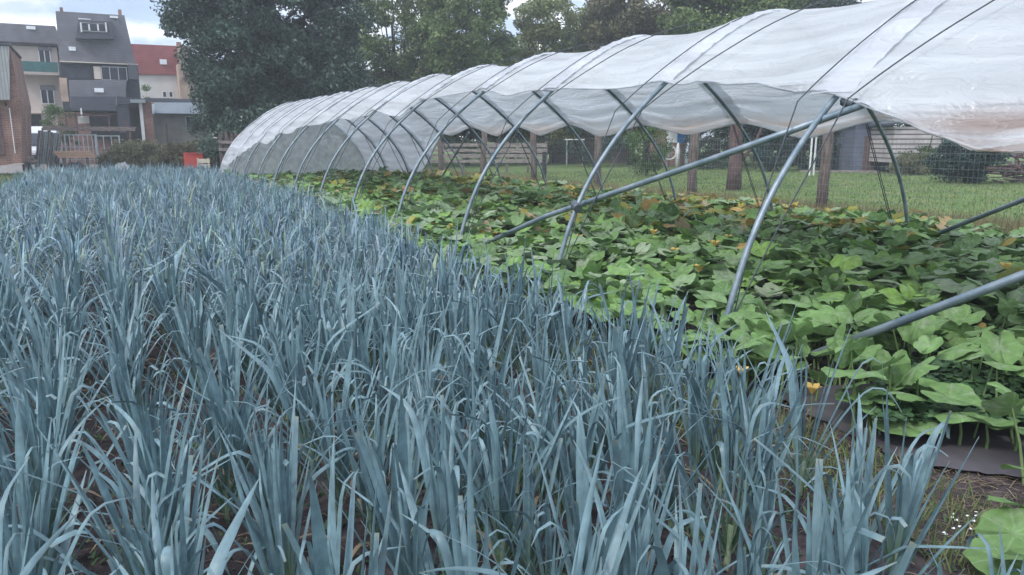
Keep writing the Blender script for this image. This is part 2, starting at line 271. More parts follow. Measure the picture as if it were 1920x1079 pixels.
# ------------------------------------------------------------------ setting: ground, beds, lawn, path
def fbm(x, y, s, seed):
    g = np.random.default_rng(seed); z = np.zeros_like(x); a = 1.0
    for k in range(5):
        th = g.uniform(0, 6.28, 4)
        for t in th: z += a*np.sin((x*math.cos(t)+y*math.sin(t))*s*(1+0.3*g.random())+g.uniform(0, 6.28))
        a *= 0.55; s *= 1.9
    return z/6
def sheet(name, x0, x1, y0, y1, z, mat, step=None, amp=0.0, s=4.0, edge=0.0):
    step = step or max(x1-x0, y1-y0)
    nx = max(2, int((x1-x0)/step)+1); ny = max(2, int((y1-y0)/step)+1)
    X, Y = np.meshgrid(np.linspace(x0, x1, nx), np.linspace(y0, y1, ny)); Z = z + amp*(fbm(X, Y, s, 5)+0.9)*0.5 + R.normal(0, amp*0.18, X.shape)*(amp > 0)
    if edge:
        X = X + np.where((X <= x0+1e-6) | (X >= x1-1e-6), R.normal(0, edge, X.shape), 0); Y = Y + np.where((Y <= y0+1e-6) | (Y >= y1-1e-6), R.normal(0, edge, Y.shape), 0)
    V = np.stack([X, Y, Z], -1).reshape(-1, 3); i = np.arange(nx*ny).reshape(ny, nx)
    Q = np.stack([i[:-1,:-1], i[:-1,1:], i[1:,1:], i[1:,:-1]], -1).reshape(-1, 4)
    o = npmesh(name, V, Q, mat, smooth=amp > 0); return tag(o, kind='structure')
sheet('ground', -400, 600, -60, 900, -0.012, M['grass_ground'])
sheet('leek_bed_soil', -2.5, 4.05, -0.6, 8.5, 0.0, M['soil'], 0.05, 0.05, 9)
sheet('leek_bed_soil', -2.6, 4.05, 8.5, 34, -0.004, M['soil'], 0.4, 0.03, 3)
sheet('pumpkin_bed_soil', 4.06, 12.4, -1.0, 30, -0.004, M['soil'], 0.15, 0.04, 5)
sheet('yard', -12, 8, 42, 75, -0.004, M['path'], 1.0, 0.01, 1)

# ------------------------------------------------------------------ leeks
def leek_leaf(g, L, wd, az, th0, curve, kink=None, kang=0, nseg=9, tip='point', z0=0.10, r0=0.012, three=True, twist=0.0):
    s = np.linspace(0, 1, nseg+1); th = th0 + curve*s**2
    if kink is not None: th = th + kang/(1+np.exp(-(s-kink)*38))
    ds = L/nseg; thm = (th[:-1]+th[1:])/2
    rr = np.concatenate([[0], np.cumsum(np.sin(thm)*ds)]) + r0; zz = np.concatenate([[0], np.cumsum(np.cos(thm)*ds)]) + z0
    azs = az + twist*0.5*s
    cx = np.cos(az)*rr; cy = np.sin(az)*rr
    lat = 0.05*L*np.sin(s*2.2)*twist; cx += -np.sin(az)*lat; cy += np.cos(az)*lat
    c = np.stack([cx, cy, zz], -1)
    d = np.gradient(c, axis=0); d /= np.linalg.norm(d, axis=1)[:, None]
    W0 = np.array([-np.sin(az), np.cos(az), 0]); n0 = np.cross(d, W0); n0 /= np.linalg.norm(n0, axis=1)[:, None]
    ta = twist*s*0.9; Wv = W0[None, :]*np.cos(ta)[:, None] + n0*np.sin(ta)[:, None]; nv = np.cross(d, Wv)
    if tip == 'point': pw = np.interp(s, [0, .15, .45, .75, .93, 1], [.75, .95, 1, .72, .30, .04])
    else: pw = np.interp(s, [0, .15, .45, .8, 1], [.75, .95, 1, .85, .70])
    hw = (wd/2*pw)[:, None]; UV = np.stack([np.tile(s, 3 if three else 2), np.repeat([0, .5, 1] if three else [0, 1], nseg+1)], -1)
    if three:
        dep = (wd*0.38*np.interp(s, [0, .5, 1], [1, .55, .2]))[:, None]
        V = np.concatenate([c - Wv*hw, c + nv*dep, c + Wv*hw]); n = nseg+1
        i = np.arange(nseg); Q = np.concatenate([np.stack([i, i+n, i+n+1, i+1], -1), np.stack([i+n, i+2*n, i+2*n+1, i+n+1], -1)])
    else:
        V = np.concatenate([c - Wv*hw, c + Wv*hw]); n = nseg+1; i = np.arange(nseg); Q = np.stack([i, i+n, i+n+1, i+1], -1)
    return V, Q, UV
def leek_variant(g, hi=True):
    leaves = []; n = int(g.integers(11, 15)); az = g.uniform(0, math.pi); lean = g.normal(0, 0.05)
    for k in range(n):
        t = k/(n-1); side = k % 2
        th0 = (0.52*(1-t)**1.3+0.03)*g.uniform(0.7, 1.25); a = az + side*math.pi + g.normal(0, 0.42)
        L = (0.43+0.22*math.sin(math.pi*min(1, t*0.95+0.12)))*g.uniform(0.82, 1.18); u = g.random()
        kink = kang = None
        if u < 0.30: kink = g.uniform(0.74, 0.94); kang = g.uniform(1.2, 2.7)
        elif u < 0.42: kink = g.uniform(0.50, 0.78); kang = g.uniform(0.6, 2.3)
        tip = 'blunt' if g.random() < 0.14 else 'point'
        if tip == 'blunt': L *= 0.9
        V, Q, UV = leek_leaf(g, L*1.04, float(np.clip(g.lognormal(math.log(0.0205), 0.34), 0.010, 0.044)), a, th0+lean, (g.uniform(0.0, 0.26) if g.random() < 0.86 else g.uniform(0.5, 1.5))*(1.3-t), kink, kang or 0, (16 if hi else 6), tip, z0=0.05+0.11*t, three=hi, twist=g.normal(0, 0.5))
        leaves.append((V, Q, UV))
    return leaves
def cat(parts):
    Vs = []; Qs = []; U = []; b = 0
    for V, Q, UV in parts: Vs.append(V); Qs.append(Q+b); U.append(UV); b += len(V)
    return np.concatenate(Vs), np.concatenate(Qs), np.concatenate(U)
def stem_np(h=0.17, r=0.014, n=6):
    a = np.arange(n)*2*math.pi/n; V = []
    for z, rr in ((-0.02, r*1.15), (h*.5, r), (h, r*1.25)): V.append(np.stack([np.cos(a)*rr, np.sin(a)*rr*0.8, np.full(n, z)], -1))
    V = np.concatenate(V); Q = []
    for j in range(2):
        for k in range(n): Q.append((j*n+k, j*n+(k+1) % n, (j+1)*n+(k+1) % n, (j+1)*n+k))
    return V, np.array(Q)
def xright(y): return float(np.interp(y, [0, 0.9, 1.5, 2.0, 3.5, 6, 9, 14, 19, 34], [1.85, 2.15, 2.56, 2.80, 3.06, 3.12, 3.24, 3.6, 3.9, 4.0]))
spots = []
xrow = -2.2
ROWS = np.arange(-1.95, 4.05, 0.40)
for xr in ROWS:
    y = -0.3
    while y < 33.2:
        y += R.uniform(0.11, 0.19); x = xr + R.normal(0, 0.04)
        if x > xright(y): continue
        if R.random() < (0.05 if y < 5 else 0.03): y += 0.15; continue
        u, v, z = prj((x, y, 0.35))
        if z < 1.05 or u < -260 or u > 2180: continue
        u2, v2, z2 = prj((x, y, 0.72))
        if v2 > 1110: continue
        spots.append((z, x, y))
spots.sort()
print('leeks', len(spots))
near, far = spots[:300], spots[300:]
g = np.random.default_rng(5)
HI = [leek_variant(g) for _ in range(16)]
LEEK_LABEL = 'blue-green leek with folded strap leaves near the front of the leek bed'
def copy_tree(o, parent=None):
    c = o.copy(); col.objects.link(c)
    if parent: c.parent = parent
    for ch in list(o.children): copy_tree(ch, c)
    return c
protos = []
sv, sq = stem_np()
for leaves in HI:
    root = empty('leek', (0, 0, 0)); tag(root, LEEK_LABEL, 'leek', 'leeks near the front of the bed')
    npmesh('stem', sv, sq, M['leek_stem'], root, True)
    for V, Q, UV in leaves: npmesh('leaf', V, Q, M['leek'], root, True, UV)
    if g.random() < 0.5:
        V, Q, UV = leek_leaf(g, 0.28, 0.02, g.uniform(0, 6.28), 1.0, 0.9, 0.5, 0.5, 8, 'point', 0.05); o = npmesh('leaf', V, Q, M['leek_dry'], root, True); o['label'] = 'withered brown lower leaf'
    protos.append(root)
used = set()
for (z, x, y) in near:
    k = int(R.integers(len(protos)))
    o = protos[k] if k not in used else copy_tree(protos[k]); used.add(k)
    o.location = (x, y, 0.01); o.rotation_euler = (R.normal(0, 0.05), R.normal(0, 0.05), R.uniform(0, 2*math.pi)); s = R.uniform(0.85, 1.14); o.scale = (s, s, s*R.uniform(0.95, 1.08))
MID = [cat(v) for v in HI]; LO = [cat(leek_variant(g, False)) for _ in range(14)]
nm = [(x, y) for z, x, y in far if z < 9]; fm = [(x, y) for z, x, y in far if z >= 9]
Vm = []; Qm = []; b = 0
def scat_np(lib, pts, smin, smax):
    Vs = []; Qs = []; Us = []; b = 0
    for p in pts:
        V, Q, UV = lib[int(R.integers(len(lib)))]; a = R.uniform(0, 2*math.pi); s = R.uniform(smin, smax); c, sn = math.cos(a)*s, math.sin(a)*s
        lx, ly = R.normal(0, .05), R.normal(0, .05)
        W = np.stack([V[:, 0]*c - V[:, 1]*sn + p[0] + V[:, 2]*lx, V[:, 0]*sn + V[:, 1]*c + p[1] + V[:, 2]*ly, V[:, 2]*s*R.uniform(0.93, 1.08)], -1); Vs.append(W); Qs.append(Q+b); Us.append(UV); b += len(V)
    return np.concatenate(Vs), np.concatenate(Qs), np.concatenate(Us)
V, Q, UV = cat([scat_np(MID, nm, .85, 1.14), scat_np(LO, fm, .85, 1.14)])
tag(npmesh('leek_rows', V, Q, M['leek'], smooth=True, uv=UV), 'mass of blue-green leeks filling the rest of the bed behind the front plants', 'leeks', kind='stuff')

# ------------------------------------------------------------------ polytunnel
PR = [(4.25,0),(4.33,.35),(4.5,.85),(4.72,1.27),(5.05,1.7),(5.4,2.05),(5.85,2.42),(6.4,2.8),(6.9,3.05),(7.4,3.2)]
PR = PR + [(14.8-x, z) for x, z in PR[-2::-1]]
PR = np.array(PR); _d = np.concatenate([[0], np.cumsum(np.linalg.norm(np.diff(PR, axis=0), axis=1))]); PL = _d[-1]
def _sm(u):   # smooth resampling of the hoop profile
    us = np.atleast_1d(u); k = np.array([-.12, -.06, 0, .06, .12]); x = np.zeros(us.shape); z = np.zeros(us.shape)
    for q in k:
        uu = np.clip(us+q*1.6, 0, PL); x += np.interp(uu, _d, PR[:, 0])/5; z += np.interp(uu, _d, PR[:, 1])/5
    return x, z
def zu(zv, right=False):   # arc length at which the profile reaches height zv
    uu = np.linspace(0, PL/2, 400); _, z = _sm(uu); u = np.interp(zv, z, uu); return PL-u if right else u
HY = [4.30+2.57*(i-1) for i in range(-1, 13)]     # hoop positions, two of them beside and behind the camera
tun = empty('polytunnel', (7.4, 18, 0), label='long polytunnel with its translucent plastic sides rolled up over grey hoops', cat='polytunnel')
uu = np.concatenate([np.linspace(0, PL, 60)])
px_, pz_ = _sm(uu); px_[0] = 4.25; px_[-1] = 10.55
for y in HY:
    MB().tube([(a, y, b if 0 < i < 59 else -0.1) for i, (a, b) in enumerate(zip(px_, pz_))], 0.026, 10).build('hoop', M['steel'], tun)
def tube(name, pts, r, mat, n=8): return MB().tube(pts, r, n).build(name, mat, tun)
tube('brace', [(4.28, 9.75, 0.0), (4.60, 7.6, 0.80), (5.02, 5.3, 1.52), (5.33, 3.98, 1.97)], 0.030, M['steel'], 10)
tube('brace', [(4.23, 3.80, -0.02), (4.85, 2.41, 0.9), (5.45, 1.05, 1.8)], 0.030, M['steel'], 10)
tube('brace', [(10.55, 6.95, 0.12), (10.0, 5.1, 0.97), (9.45, 3.3, 1.8)], 0.030, M['steel'], 10)
tube('brace', [(10.5, 24.8, 0.1), (9.6, 20.2, 1.9)], 0.028, M['steel'])
tube('ridge_pipe', [(7.4, y, 3.13) for y in (-0.9, 10, 20, 32.5)], 0.02, M['steel_dark'])
# joint clamps where the near braces meet the hoops
for c in ((5.36, 4.12, 1.99), (4.56, 6.87, 0.98), (4.28, 9.6, 0.05), (10.53, 6.9, 0.16)):
    MB().tube([(c[0]-.02, c[1]-.07, c[2]-.02), (c[0]+.02, c[1]+.07, c[2]+.02)], 0.05, 8).build('clamp', M['steel_dark'], tun)
# plastic cover
LE = np.array([(-1,1.25),(1.7,1.35),(2.54,1.55),(3.0,1.69),(3.5,1.84),(4.1,1.99),(4.35,2.04),(5.3,2.14),(6.3,2.22),(6.87,2.30),(7.95,2.33),(9.0,2.34),(9.6,2.38),(10.9,2.42),(12.1,2.52),(13.4,2.50),(14.6,2.46),(16,2.30),(17.3,2.34),(18.5,2.18),(20,2.24),(21.3,2.05),(22.6,2.06),(24,1.86),(25.2,1.86),(26.5,1.6),(27.6,1.6),(29,1.25),(30.3,.95),(31.4,.5),(32.52,.12)])
RE = np.array([(-1,1.7),(4.3,1.95),(5.6,1.84),(6.87,1.93),(8.1,1.80),(9.44,1.94),(10.8,1.83),(12.0,1.96),(13.4,1.86),(14.6,2.0),(16,1.86),(17.2,2.0),(18.5,1.8),(19.7,2.02),(21,1.9),(22.2,1.85),(23.4,1.5),(24.9,.95),(26.3,.4),(27.2,0.02),(32.52,0.02)])
ny = 440; nu = 150
YY = np.linspace(-1.0, 32.52, ny); SS = np.linspace(0, 1, nu)
uL = zu(np.interp(YY, LE[:, 0], LE[:, 1])); uR = zu(np.interp(YY, RE[:, 0], RE[:, 1]), True)
U = uL[:, None] + (uR-uL)[:, None]*SS[None, :]; X, Z = _sm(U.ravel()); X = X.reshape(U.shape); Z = Z.reshape(U.shape)
Xa, Za = _sm(np.clip(U.ravel()+.02, 0, PL)); Xb, Zb = _sm(np.clip(U.ravel()-.02, 0, PL)); tx = (Xa-Xb).reshape(U.shape); tz = (Za-Zb).reshape(U.shape); ln = np.hypot(tx, tz)+1e-9; nx_, nz_ = -tz/ln, tx/ln
hy = np.array(HY); ph = np.array([np.min(np.abs(hy-y)) for y in YY]); sag = np.sin(np.clip(ph/(2.57/2), 0, 1)*math.pi/2)**2   # 0 on a hoop, 1 midway
Yg = np.repeat(YY[:, None], nu, 1); el = U-uL[:, None]; er = uR[:, None]-U
off = 0.045 - 0.085*sag[:, None]*np.ones_like(U)
wr = np.zeros_like(U); gg = np.random.default_rng(3)
for k in range(16):     # long folds running from hoop to hoop
    fq = gg.uniform(3, 14); a = gg.uniform(0.3, 1)/fq**0.75; wr += a*np.sin(fq*U + gg.uniform(0, 6.3) + gg.uniform(0.3, 1.0)*np.sin(Yg*gg.uniform(0.5, 1.4)+gg.uniform(0, 6)) + gg.uniform(-.7, .7)*Yg)
fold = 0.35+1.1*np.exp(-np.minimum(el, er)/0.55)
off += 0.07*wr*(0.22+0.78*sag[:, None])*fold
off += 0.05*np.exp(-(el/0.16))*np.sin(U*40+Yg*1.5)*0.5 - 0.06*np.exp(-er/0.3)*sag[:, None] + 0.055*np.sin(er*22)*np.exp(-er/0.28)
bn = np.exp(-((ph[:, None])/0.16)**2); off += 0.010*np.sin(U*34+np.sin(Yg*9))*bn*np.exp(-el/0.9)
near_ = np.clip((4.1-Yg)/1.5, 0, 1); off += near_*np.exp(-el/0.35)*0.07*np.sin(Yg*4.0+U*6) + near_*np.exp(-el/0.6)*0.04*np.sin(U*13+Yg*2.2)
V = np.stack([X+nx_*off-7.4, Yg-18, np.maximum(Z+nz_*off, 0.0)], -1).reshape(-1, 3); i = np.arange(ny*nu).reshape(ny, nu)
Q = np.stack([i[:-1,:-1], i[:-1,1:], i[1:,1:], i[1:,:-1]], -1).reshape(-1, 4)
def plastic():
    m, N, L = newmat('plastic_film'); o = N('ShaderNodeOutputMaterial'); tc = N('ShaderNodeTexCoord')
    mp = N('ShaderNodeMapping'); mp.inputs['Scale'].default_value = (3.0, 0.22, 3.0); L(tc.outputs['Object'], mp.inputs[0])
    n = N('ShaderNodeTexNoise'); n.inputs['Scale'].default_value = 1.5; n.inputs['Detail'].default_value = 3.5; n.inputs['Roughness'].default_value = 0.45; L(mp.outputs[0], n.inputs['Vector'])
    bmp = N('ShaderNodeBump'); bmp.inputs['Distance'].default_value = 0.16; bmp.inputs['Strength'].default_value = 0.9; nf = N('ShaderNodeTexNoise'); nf.inputs['Scale'].default_value = 5.0; nf.inputs['Detail'].default_value = 4; nf.inputs['Distortion'].default_value = 1.2; mp2 = N('ShaderNodeMapping'); mp2.inputs['Scale'].default_value = (1.2, 0.6, 1.0); L(tc.outputs['Object'], mp2.inputs[0]); L(mp2.outputs[0], nf.inputs['Vector'])
    rg = N('ShaderNodeMath'); rg.operation = 'SUBTRACT'; rg.inputs[1].default_value = 0.5; L(nf.outputs['Fac'], rg.inputs[0]); rb = N('ShaderNodeMath'); rb.operation = 'ABSOLUTE'; L(rg.outputs[0], rb.inputs[0])
    sm_ = N('ShaderNodeMath'); sm_.operation = 'MULTIPLY_ADD'; sm_.inputs[1].default_value = 0.38; L(rb.outputs[0], sm_.inputs[0]); L(n.outputs['Fac'], sm_.inputs[2]); L(sm_.outputs[0], bmp.inputs['Height'])
    # mud and algae on the lowest strip of film (dirt with its own place)
    sx = N('ShaderNodeSeparateXYZ'); L(tc.outputs['Object'], sx.inputs[0])
    def mrng(sock, a, b):
        q = N('ShaderNodeMapRange'); q.inputs[1].default_value = a; q.inputs[2].default_value = b; q.inputs[3].default_value = 0; q.inputs[4].default_value = 1; L(sock, q.inputs[0]); return q.outputs[0]
    def mul(a, b):
        q = N('ShaderNodeMath'); q.operation = 'MULTIPLY'; L(a, q.inputs[0]); L(b, q.inputs[1]); return q.outputs[0]
    zl = mrng(sx.outputs[2], 2.14, 1.88); rt = mul(mrng(sx.outputs[0], 1.0, 1.5), mrng(sx.outputs[1], 4.0, 2.5)); hi = mrng(sx.outputs[2], 1.3, 1.55)
    n2 = N('ShaderNodeTexNoise'); n2.inputs['Scale'].default_value = 1.6; n2.inputs['Detail'].default_value = 7; L(mp.outputs[0], n2.inputs['Vector']); nm = mrng(n2.outputs['Fac'], 0.30, 0.60)
    d1 = mul(mul(zl, rt), mul(nm, hi))
    nl = mrng(sx.outputs[0], -1.7, -2.1); ynr = mrng(sx.outputs[1], -14.1, -14.9); zn = mrng(sx.outputs[2], 2.0, 1.82); d2 = mul(mul(nl, ynr), mul(nm, zn))
    m1 = N('ShaderNodeMixRGB'); m1.inputs[1].default_value = (0.74,0.77,0.83,1); m1.inputs[2].default_value = (0.66,0.52,0.44,1); L(d1, m1.inputs[0])
    m2 = N('ShaderNodeMixRGB'); m2.inputs[2].default_value = (0.42,0.30,0.27,1); L(d2, m2.inputs[0]); L(m1.outputs[0], m2.inputs[1]); c0 = m2.outputs[0]; st = N('ShaderNodeMapRange'); st.inputs[1].default_value = 0.35; st.inputs[2].default_value = 0.62; st.inputs[3].default_value = 0.80; st.inputs[4].default_value = 1.04; L(n.outputs['Fac'], st.inputs[0]); vs_ = N('ShaderNodeVectorMath'); vs_.operation = 'SCALE'; L(c0, vs_.inputs[0]); L(st.outputs[0], vs_.inputs['Scale']); c = vs_.outputs[0]  # stretched streaks paint the broad shading of the folds into the film colour
    df = N('ShaderNodeBsdfDiffuse'); L(c, df.inputs[0]); L(bmp.outputs[0], df.inputs['Normal'])
    tr = N('ShaderNodeBsdfTranslucent'); L(c, tr.inputs[0]); L(bmp.outputs[0], tr.inputs['Normal'])
    gl = N('ShaderNodeBsdfGlossy'); gl.inputs['Roughness'].default_value = 0.36; gl.inputs[0].default_value = (0.9,0.9,0.9,1); L(bmp.outputs[0], gl.inputs['Normal'])
    tp = N('ShaderNodeBsdfTransparent')
    a = N('ShaderNodeMixShader'); a.inputs[0].default_value = 0.50; L(df.outputs[0], a.inputs[1]); L(tr.outputs[0], a.inputs[2])
    b = N('ShaderNodeMixShader'); b.inputs[0].default_value = 0.10; L(a.outputs[0], b.inputs[1]); L(gl.outputs[0], b.inputs[2])
    e = N('ShaderNodeMixShader'); e.inputs[0].default_value = 0.09; L(b.outputs[0], e.inputs[1]); L(tp.outputs[0], e.inputs[2])
    L(e.outputs[0], o.inputs[0]); return m
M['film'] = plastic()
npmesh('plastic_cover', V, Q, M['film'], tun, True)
# gathered hems at both edges of the film
def hem(S, name, r):
    pts = []
    for k in range(0, ny, 3):
        j = 0 if S == 0 else nu-1; p = V[i[k, j]]; pts.append((p[0]+7.4, p[1]+18, max(p[2], .02)))
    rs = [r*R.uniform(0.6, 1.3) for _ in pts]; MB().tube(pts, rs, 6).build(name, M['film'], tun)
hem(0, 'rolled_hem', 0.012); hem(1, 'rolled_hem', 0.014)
nb_, mb_ = 90, 7
for y in HY:
    uu_ = np.linspace(float(zu(np.interp(y, LE[:, 0], LE[:, 1]))), float(zu(np.interp(y, RE[:, 0], RE[:, 1]), True)), nb_); bx, bz = _sm(uu_); ax_, az_ = _sm(np.clip(uu_+.02, 0, PL)); cx_, cz_ = _sm(np.clip(uu_-.02, 0, PL)); dx_, dz_ = ax_-cx_, az_-cz_; dl = np.hypot(dx_, dz_)+1e-9; vb = []
    for k, w_ in enumerate(np.linspace(-0.21, 0.20, mb_)):
        o_ = 0.082 - 0.02*abs(w_)/0.2 + 0.006*np.sin(uu_*31+w_*9+y*3) + 0.004*np.sin(uu_*67+y)
        vb.append(np.stack([bx-dz_/dl*o_, np.full(nb_, y)+w_+0.015*np.sin(uu_*3+k*.2), bz+dx_/dl*o_], -1))
    vb = np.concatenate(vb); ib = np.arange(nb_*mb_).reshape(mb_, nb_); Qb = np.stack([ib[:-1,:-1], ib[:-1,1:], ib[1:,1:], ib[1:,:-1]], -1).reshape(-1, 4)
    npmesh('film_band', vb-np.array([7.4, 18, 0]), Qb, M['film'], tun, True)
# far end sheet
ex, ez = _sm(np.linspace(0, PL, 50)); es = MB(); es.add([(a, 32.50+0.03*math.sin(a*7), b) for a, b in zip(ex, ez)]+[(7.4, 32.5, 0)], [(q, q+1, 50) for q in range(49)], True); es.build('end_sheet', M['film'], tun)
# ropes over the film, two per hoop, tied down at the hoop feet
def rope(pts, nm='rope'): MB().tube(pts, 0.0066, 5, False).build(nm, M['rope'], tun)
for k, y in enumerate(HY):
    for sgn in (-1, 1):
        pts = []; u0 = zu(1.93); y0 = y-0.26 if sgn < 0 else y+0.23
        pts.append((4.27, y-0.05*sgn, 0.0)); pts.append((4.68, (y+y0)/2, 1.0)); fr = np.linspace(0, 1, 40)
        for f in fr:
            u = u0 + (PL-2*u0)*f; a, b = _sm(u); a = float(a[0]); b = float(b[0])
            dn = 0.115; pa = np.sin(f*math.pi); a2 = a + (a-7.4)/3.2*dn*0.8; b2 = b + dn*0.75
            yy = y-0.26-2.05*f if sgn < 0 else y+0.23-0.22*math.sin(f*math.pi)
            pts.append((a2, yy, b2))
        pts.append((10.5, pts[-1][1]-0.1, 0.05))
        if k == 0 and sgn < 0: continue
        rope(pts)

# ------------------------------------------------------------------ pumpkin leaves
def pleaf(g, r, nr=22, rings=3, fold=0.25):
    a = np.arange(nr)*2*math.pi/nr
    lob = 1 + 0.045*np.cos(5*a) + 0.03*np.sin(9*a+g.uniform(0, 6)) + g.normal(0, 0.02, nr)
    notch = np.exp(-((np.abs(np.angle(np.exp(1j*(a-math.pi))))/0.28)**2)); lob *= (1-0.55*notch)
    V = [np.array([[0, 0, 0]])]; UV = [np.array([[0.5, 0.0]])]; wave = g.uniform(0.03, 0.10); ph = g.uniform(0, 6.28)
    tilt = g.normal(0, 0.20); cup = g.uniform(-0.25, 0.30)
    for k in range(1, rings+1):
        t = k/rings; rr = r*lob*t; x = rr*np.cos(a); y = rr*np.sin(a)
        z = np.abs(y)*fold*0.45 - cup*rr*t + wave*r*t*t*np.sin(3*a+ph) + 0.035*r*t*np.abs(np.sin(3.5*a)) + r*g.normal(0, 0.022, nr)*t*t - 0.03*r*t
        V.append(np.stack([x, y, z], -1)); UV.append(np.stack([a/(2*math.pi), np.full(nr, t)], -1))
    V = np.concatenate(V); UV = np.concatenate(UV); T = [(0, 1+j, 1+(j+1) % nr, 1+(j+1) % nr) for j in range(nr)]
    F4 = []
    for k in range(rings-1):
        for j in range(nr): p = 1+k*nr; F4.append((p+j, p+nr+j, p+nr+(j+1) % nr, p+(j+1) % nr))
    return V, T, F4, UV
def place_leaf(g, c, r, nr, rings, az=None, tl=None):
    V, T, F4, UV = pleaf(g, r, nr, rings, g.uniform(-0.05, 0.35)); az = g.uniform(0, 6.28) if az is None else az
    tl = (abs(g.normal(0, 0.50)) if tl is None else tl)
    m = Matrix.Rotation(az, 3, 'Z') @ Matrix.Rotation(tl, 3, 'Y') @ Matrix.Rotation(g.normal(0, 0.15), 3, 'X'); m = np.array(m)
    W = V @ m.T + np.array(c); Q = np.array([(a, b, c2, c2) for a, b, c2, _ in T]); tri = np.array([(a, b, c2) for a, b, c2, _ in T])
    return W, tri, np.array(F4), UV
def mesh_mixed(name, V, T3, Q4, UV, mat, parent=None):
    me = bpy.data.meshes.new(name); me.vertices.add(len(V)); me.vertices.foreach_set('co', V.astype(np.float32).ravel())
    n3, n4 = len(T3), len(Q4); loops = np.concatenate([T3.ravel(), Q4.ravel()]).astype(np.int32); me.loops.add(len(loops)); me.loops.foreach_set('vertex_index', loops)
    me.polygons.add(n3+n4); me.polygons.foreach_set('loop_start', np.concatenate([np.arange(n3)*3, n3*3+np.arange(n4)*4]).astype(np.int32))
    me.polygons.foreach_set('loop_total', np.concatenate([np.full(n3, 3), np.full(n4, 4)]).astype(np.int32)); me.polygons.foreach_set('use_smooth', np.ones(n3+n4, bool))
    ul = me.uv_layers.new(name='UVMap'); ul.data.foreach_set('uv', UV[loops].astype(np.float32).ravel()); me.update(calc_edges=True); me.validate(); me.materials.append(mat)
    o = bpy.data.objects.new(name, me); col.objects.link(o)
    if parent: o.parent = parent
    return o
def leaves_obj(name, items, mat, parent=None):
    Vs = []; T = []; Q = []; U = []; b = 0
    for W, t, q, uv in items: Vs.append(W); T.append(t+b); Q.append(q+b); U.append(uv); b += len(W)
    return mesh_mixed(name, np.concatenate(Vs), np.concatenate(T), np.concatenate(Q), np.concatenate(U), mat, parent)
def inbed(x, y):
    lo = np.interp(y, [0, 2, 4.5, 7, 9, 14, 30], [3.8, 3.7, 3.32, 3.22, 3.32, 3.75, 4.1]); hi = np.interp(y, [0, 8, 12, 30], [12.2, 12.2, 12.0, 11.5]) + 0.4*math.sin(y*1.7)
    return lo < x < hi
g = np.random.default_rng(21)
nearP = {}; farL = []; oldL = []; pet = MB()
cnt = 0
for _ in range(21000):
    y = -0.6 + 30.5*g.random()**1.15; x = g.uniform(3.5, 12.7)
    if not inbed(x, y): continue
    u, v, z = prj((x, y, 0.3))
    if u < 380 or u > 2050 or z < 1.5: continue
    clumpy = fbm(np.array([x]), np.array([y]), 1.6, 9)[0]
    if clumpy < -0.35 and g.random() < 0.75: continue
    if x < 6.6 and y < 3.2 and (x-4.0)*0.9 + (3.2-y)*0.2 < 1.1 and g.random() < 0.78: continue       # bare membrane near the corner
    if z < 6 and g.random() < 0.18: continue
    h = 0.31 + 0.17*clumpy + g.normal(0, 0.075); h = max(0.08, h); r = g.uniform(0.075, 0.155)
    if z < 6.3: nearP.setdefault((int(x//1.25), int(y//1.25)), []).append((x, y, h, r, z))
    else:
        old = (x > 6.5 or z > 10) and g.random() < (0.055 + 0.34*math.exp(-((x-10.6)/1.5)**2)*(y > 7) + 0.09*(y > 9))
        it = place_leaf(g, (x, y, h), r, 14 if z < 12 else 9, 2 if z < 12 else 1) if z < 12 else place_leaf(g, (x, y, h), r*1.12, 10, 2)
        (oldL if old else farL).append(it)
vines = leaves_obj('pumpkin_vines', farL, M['pumpkin']); tag(vines, 'dense mat of large green pumpkin leaves covering the bed under the tunnel', 'pumpkin vines', kind='stuff')
tag(leaves_obj('withered_pumpkin_leaves', oldL, M['pumpkin_old']), 'yellowed and withered pumpkin leaves scattered along the far side of the bed', 'withered leaves', kind='stuff')
def blossom(parent, p, s=1.0):
    m = MB()
    for k in range(5):
        a = 2*math.pi*k/5; c, sn = math.cos(a), math.sin(a); q = []
        for r, z, w in ((0.008, 0, 0.008), (0.022, 0.035, 0.022), (0.05, 0.062, 0.026), (0.072, 0.068, 0.004)):
            q += [(p[0]+s*(c*r-sn*w), p[1]+s*(sn*r+c*w), p[2]+s*z), (p[0]+s*(c*r+sn*w), p[1]+s*(sn*r-c*w), p[2]+s*z)]
        m.add(q, [(0,1,3,2),(2,3,5,4),(4,5,7,6)], True)
    m.build('blossom', M['yellow'], parent); MB().tube([(p[0]+.04, p[1]+.03, 0), (p[0]+.01, p[1], p[2]*.6), (p[0], p[1], p[2]+.004)], .005*s, 5, False).build('blossom_stalk', M['petiole'], parent)
for (a, b) in ((1340,462),(1310,510),(1705,510),(1885,506),(1265,476),(1085,450),(1365,450),(1225,440),(960,352),(925,385),(1180,395),(905,370)):
    q = gnd(a, b, 0.38); blossom(vines, q, 1.0)
nP = 0
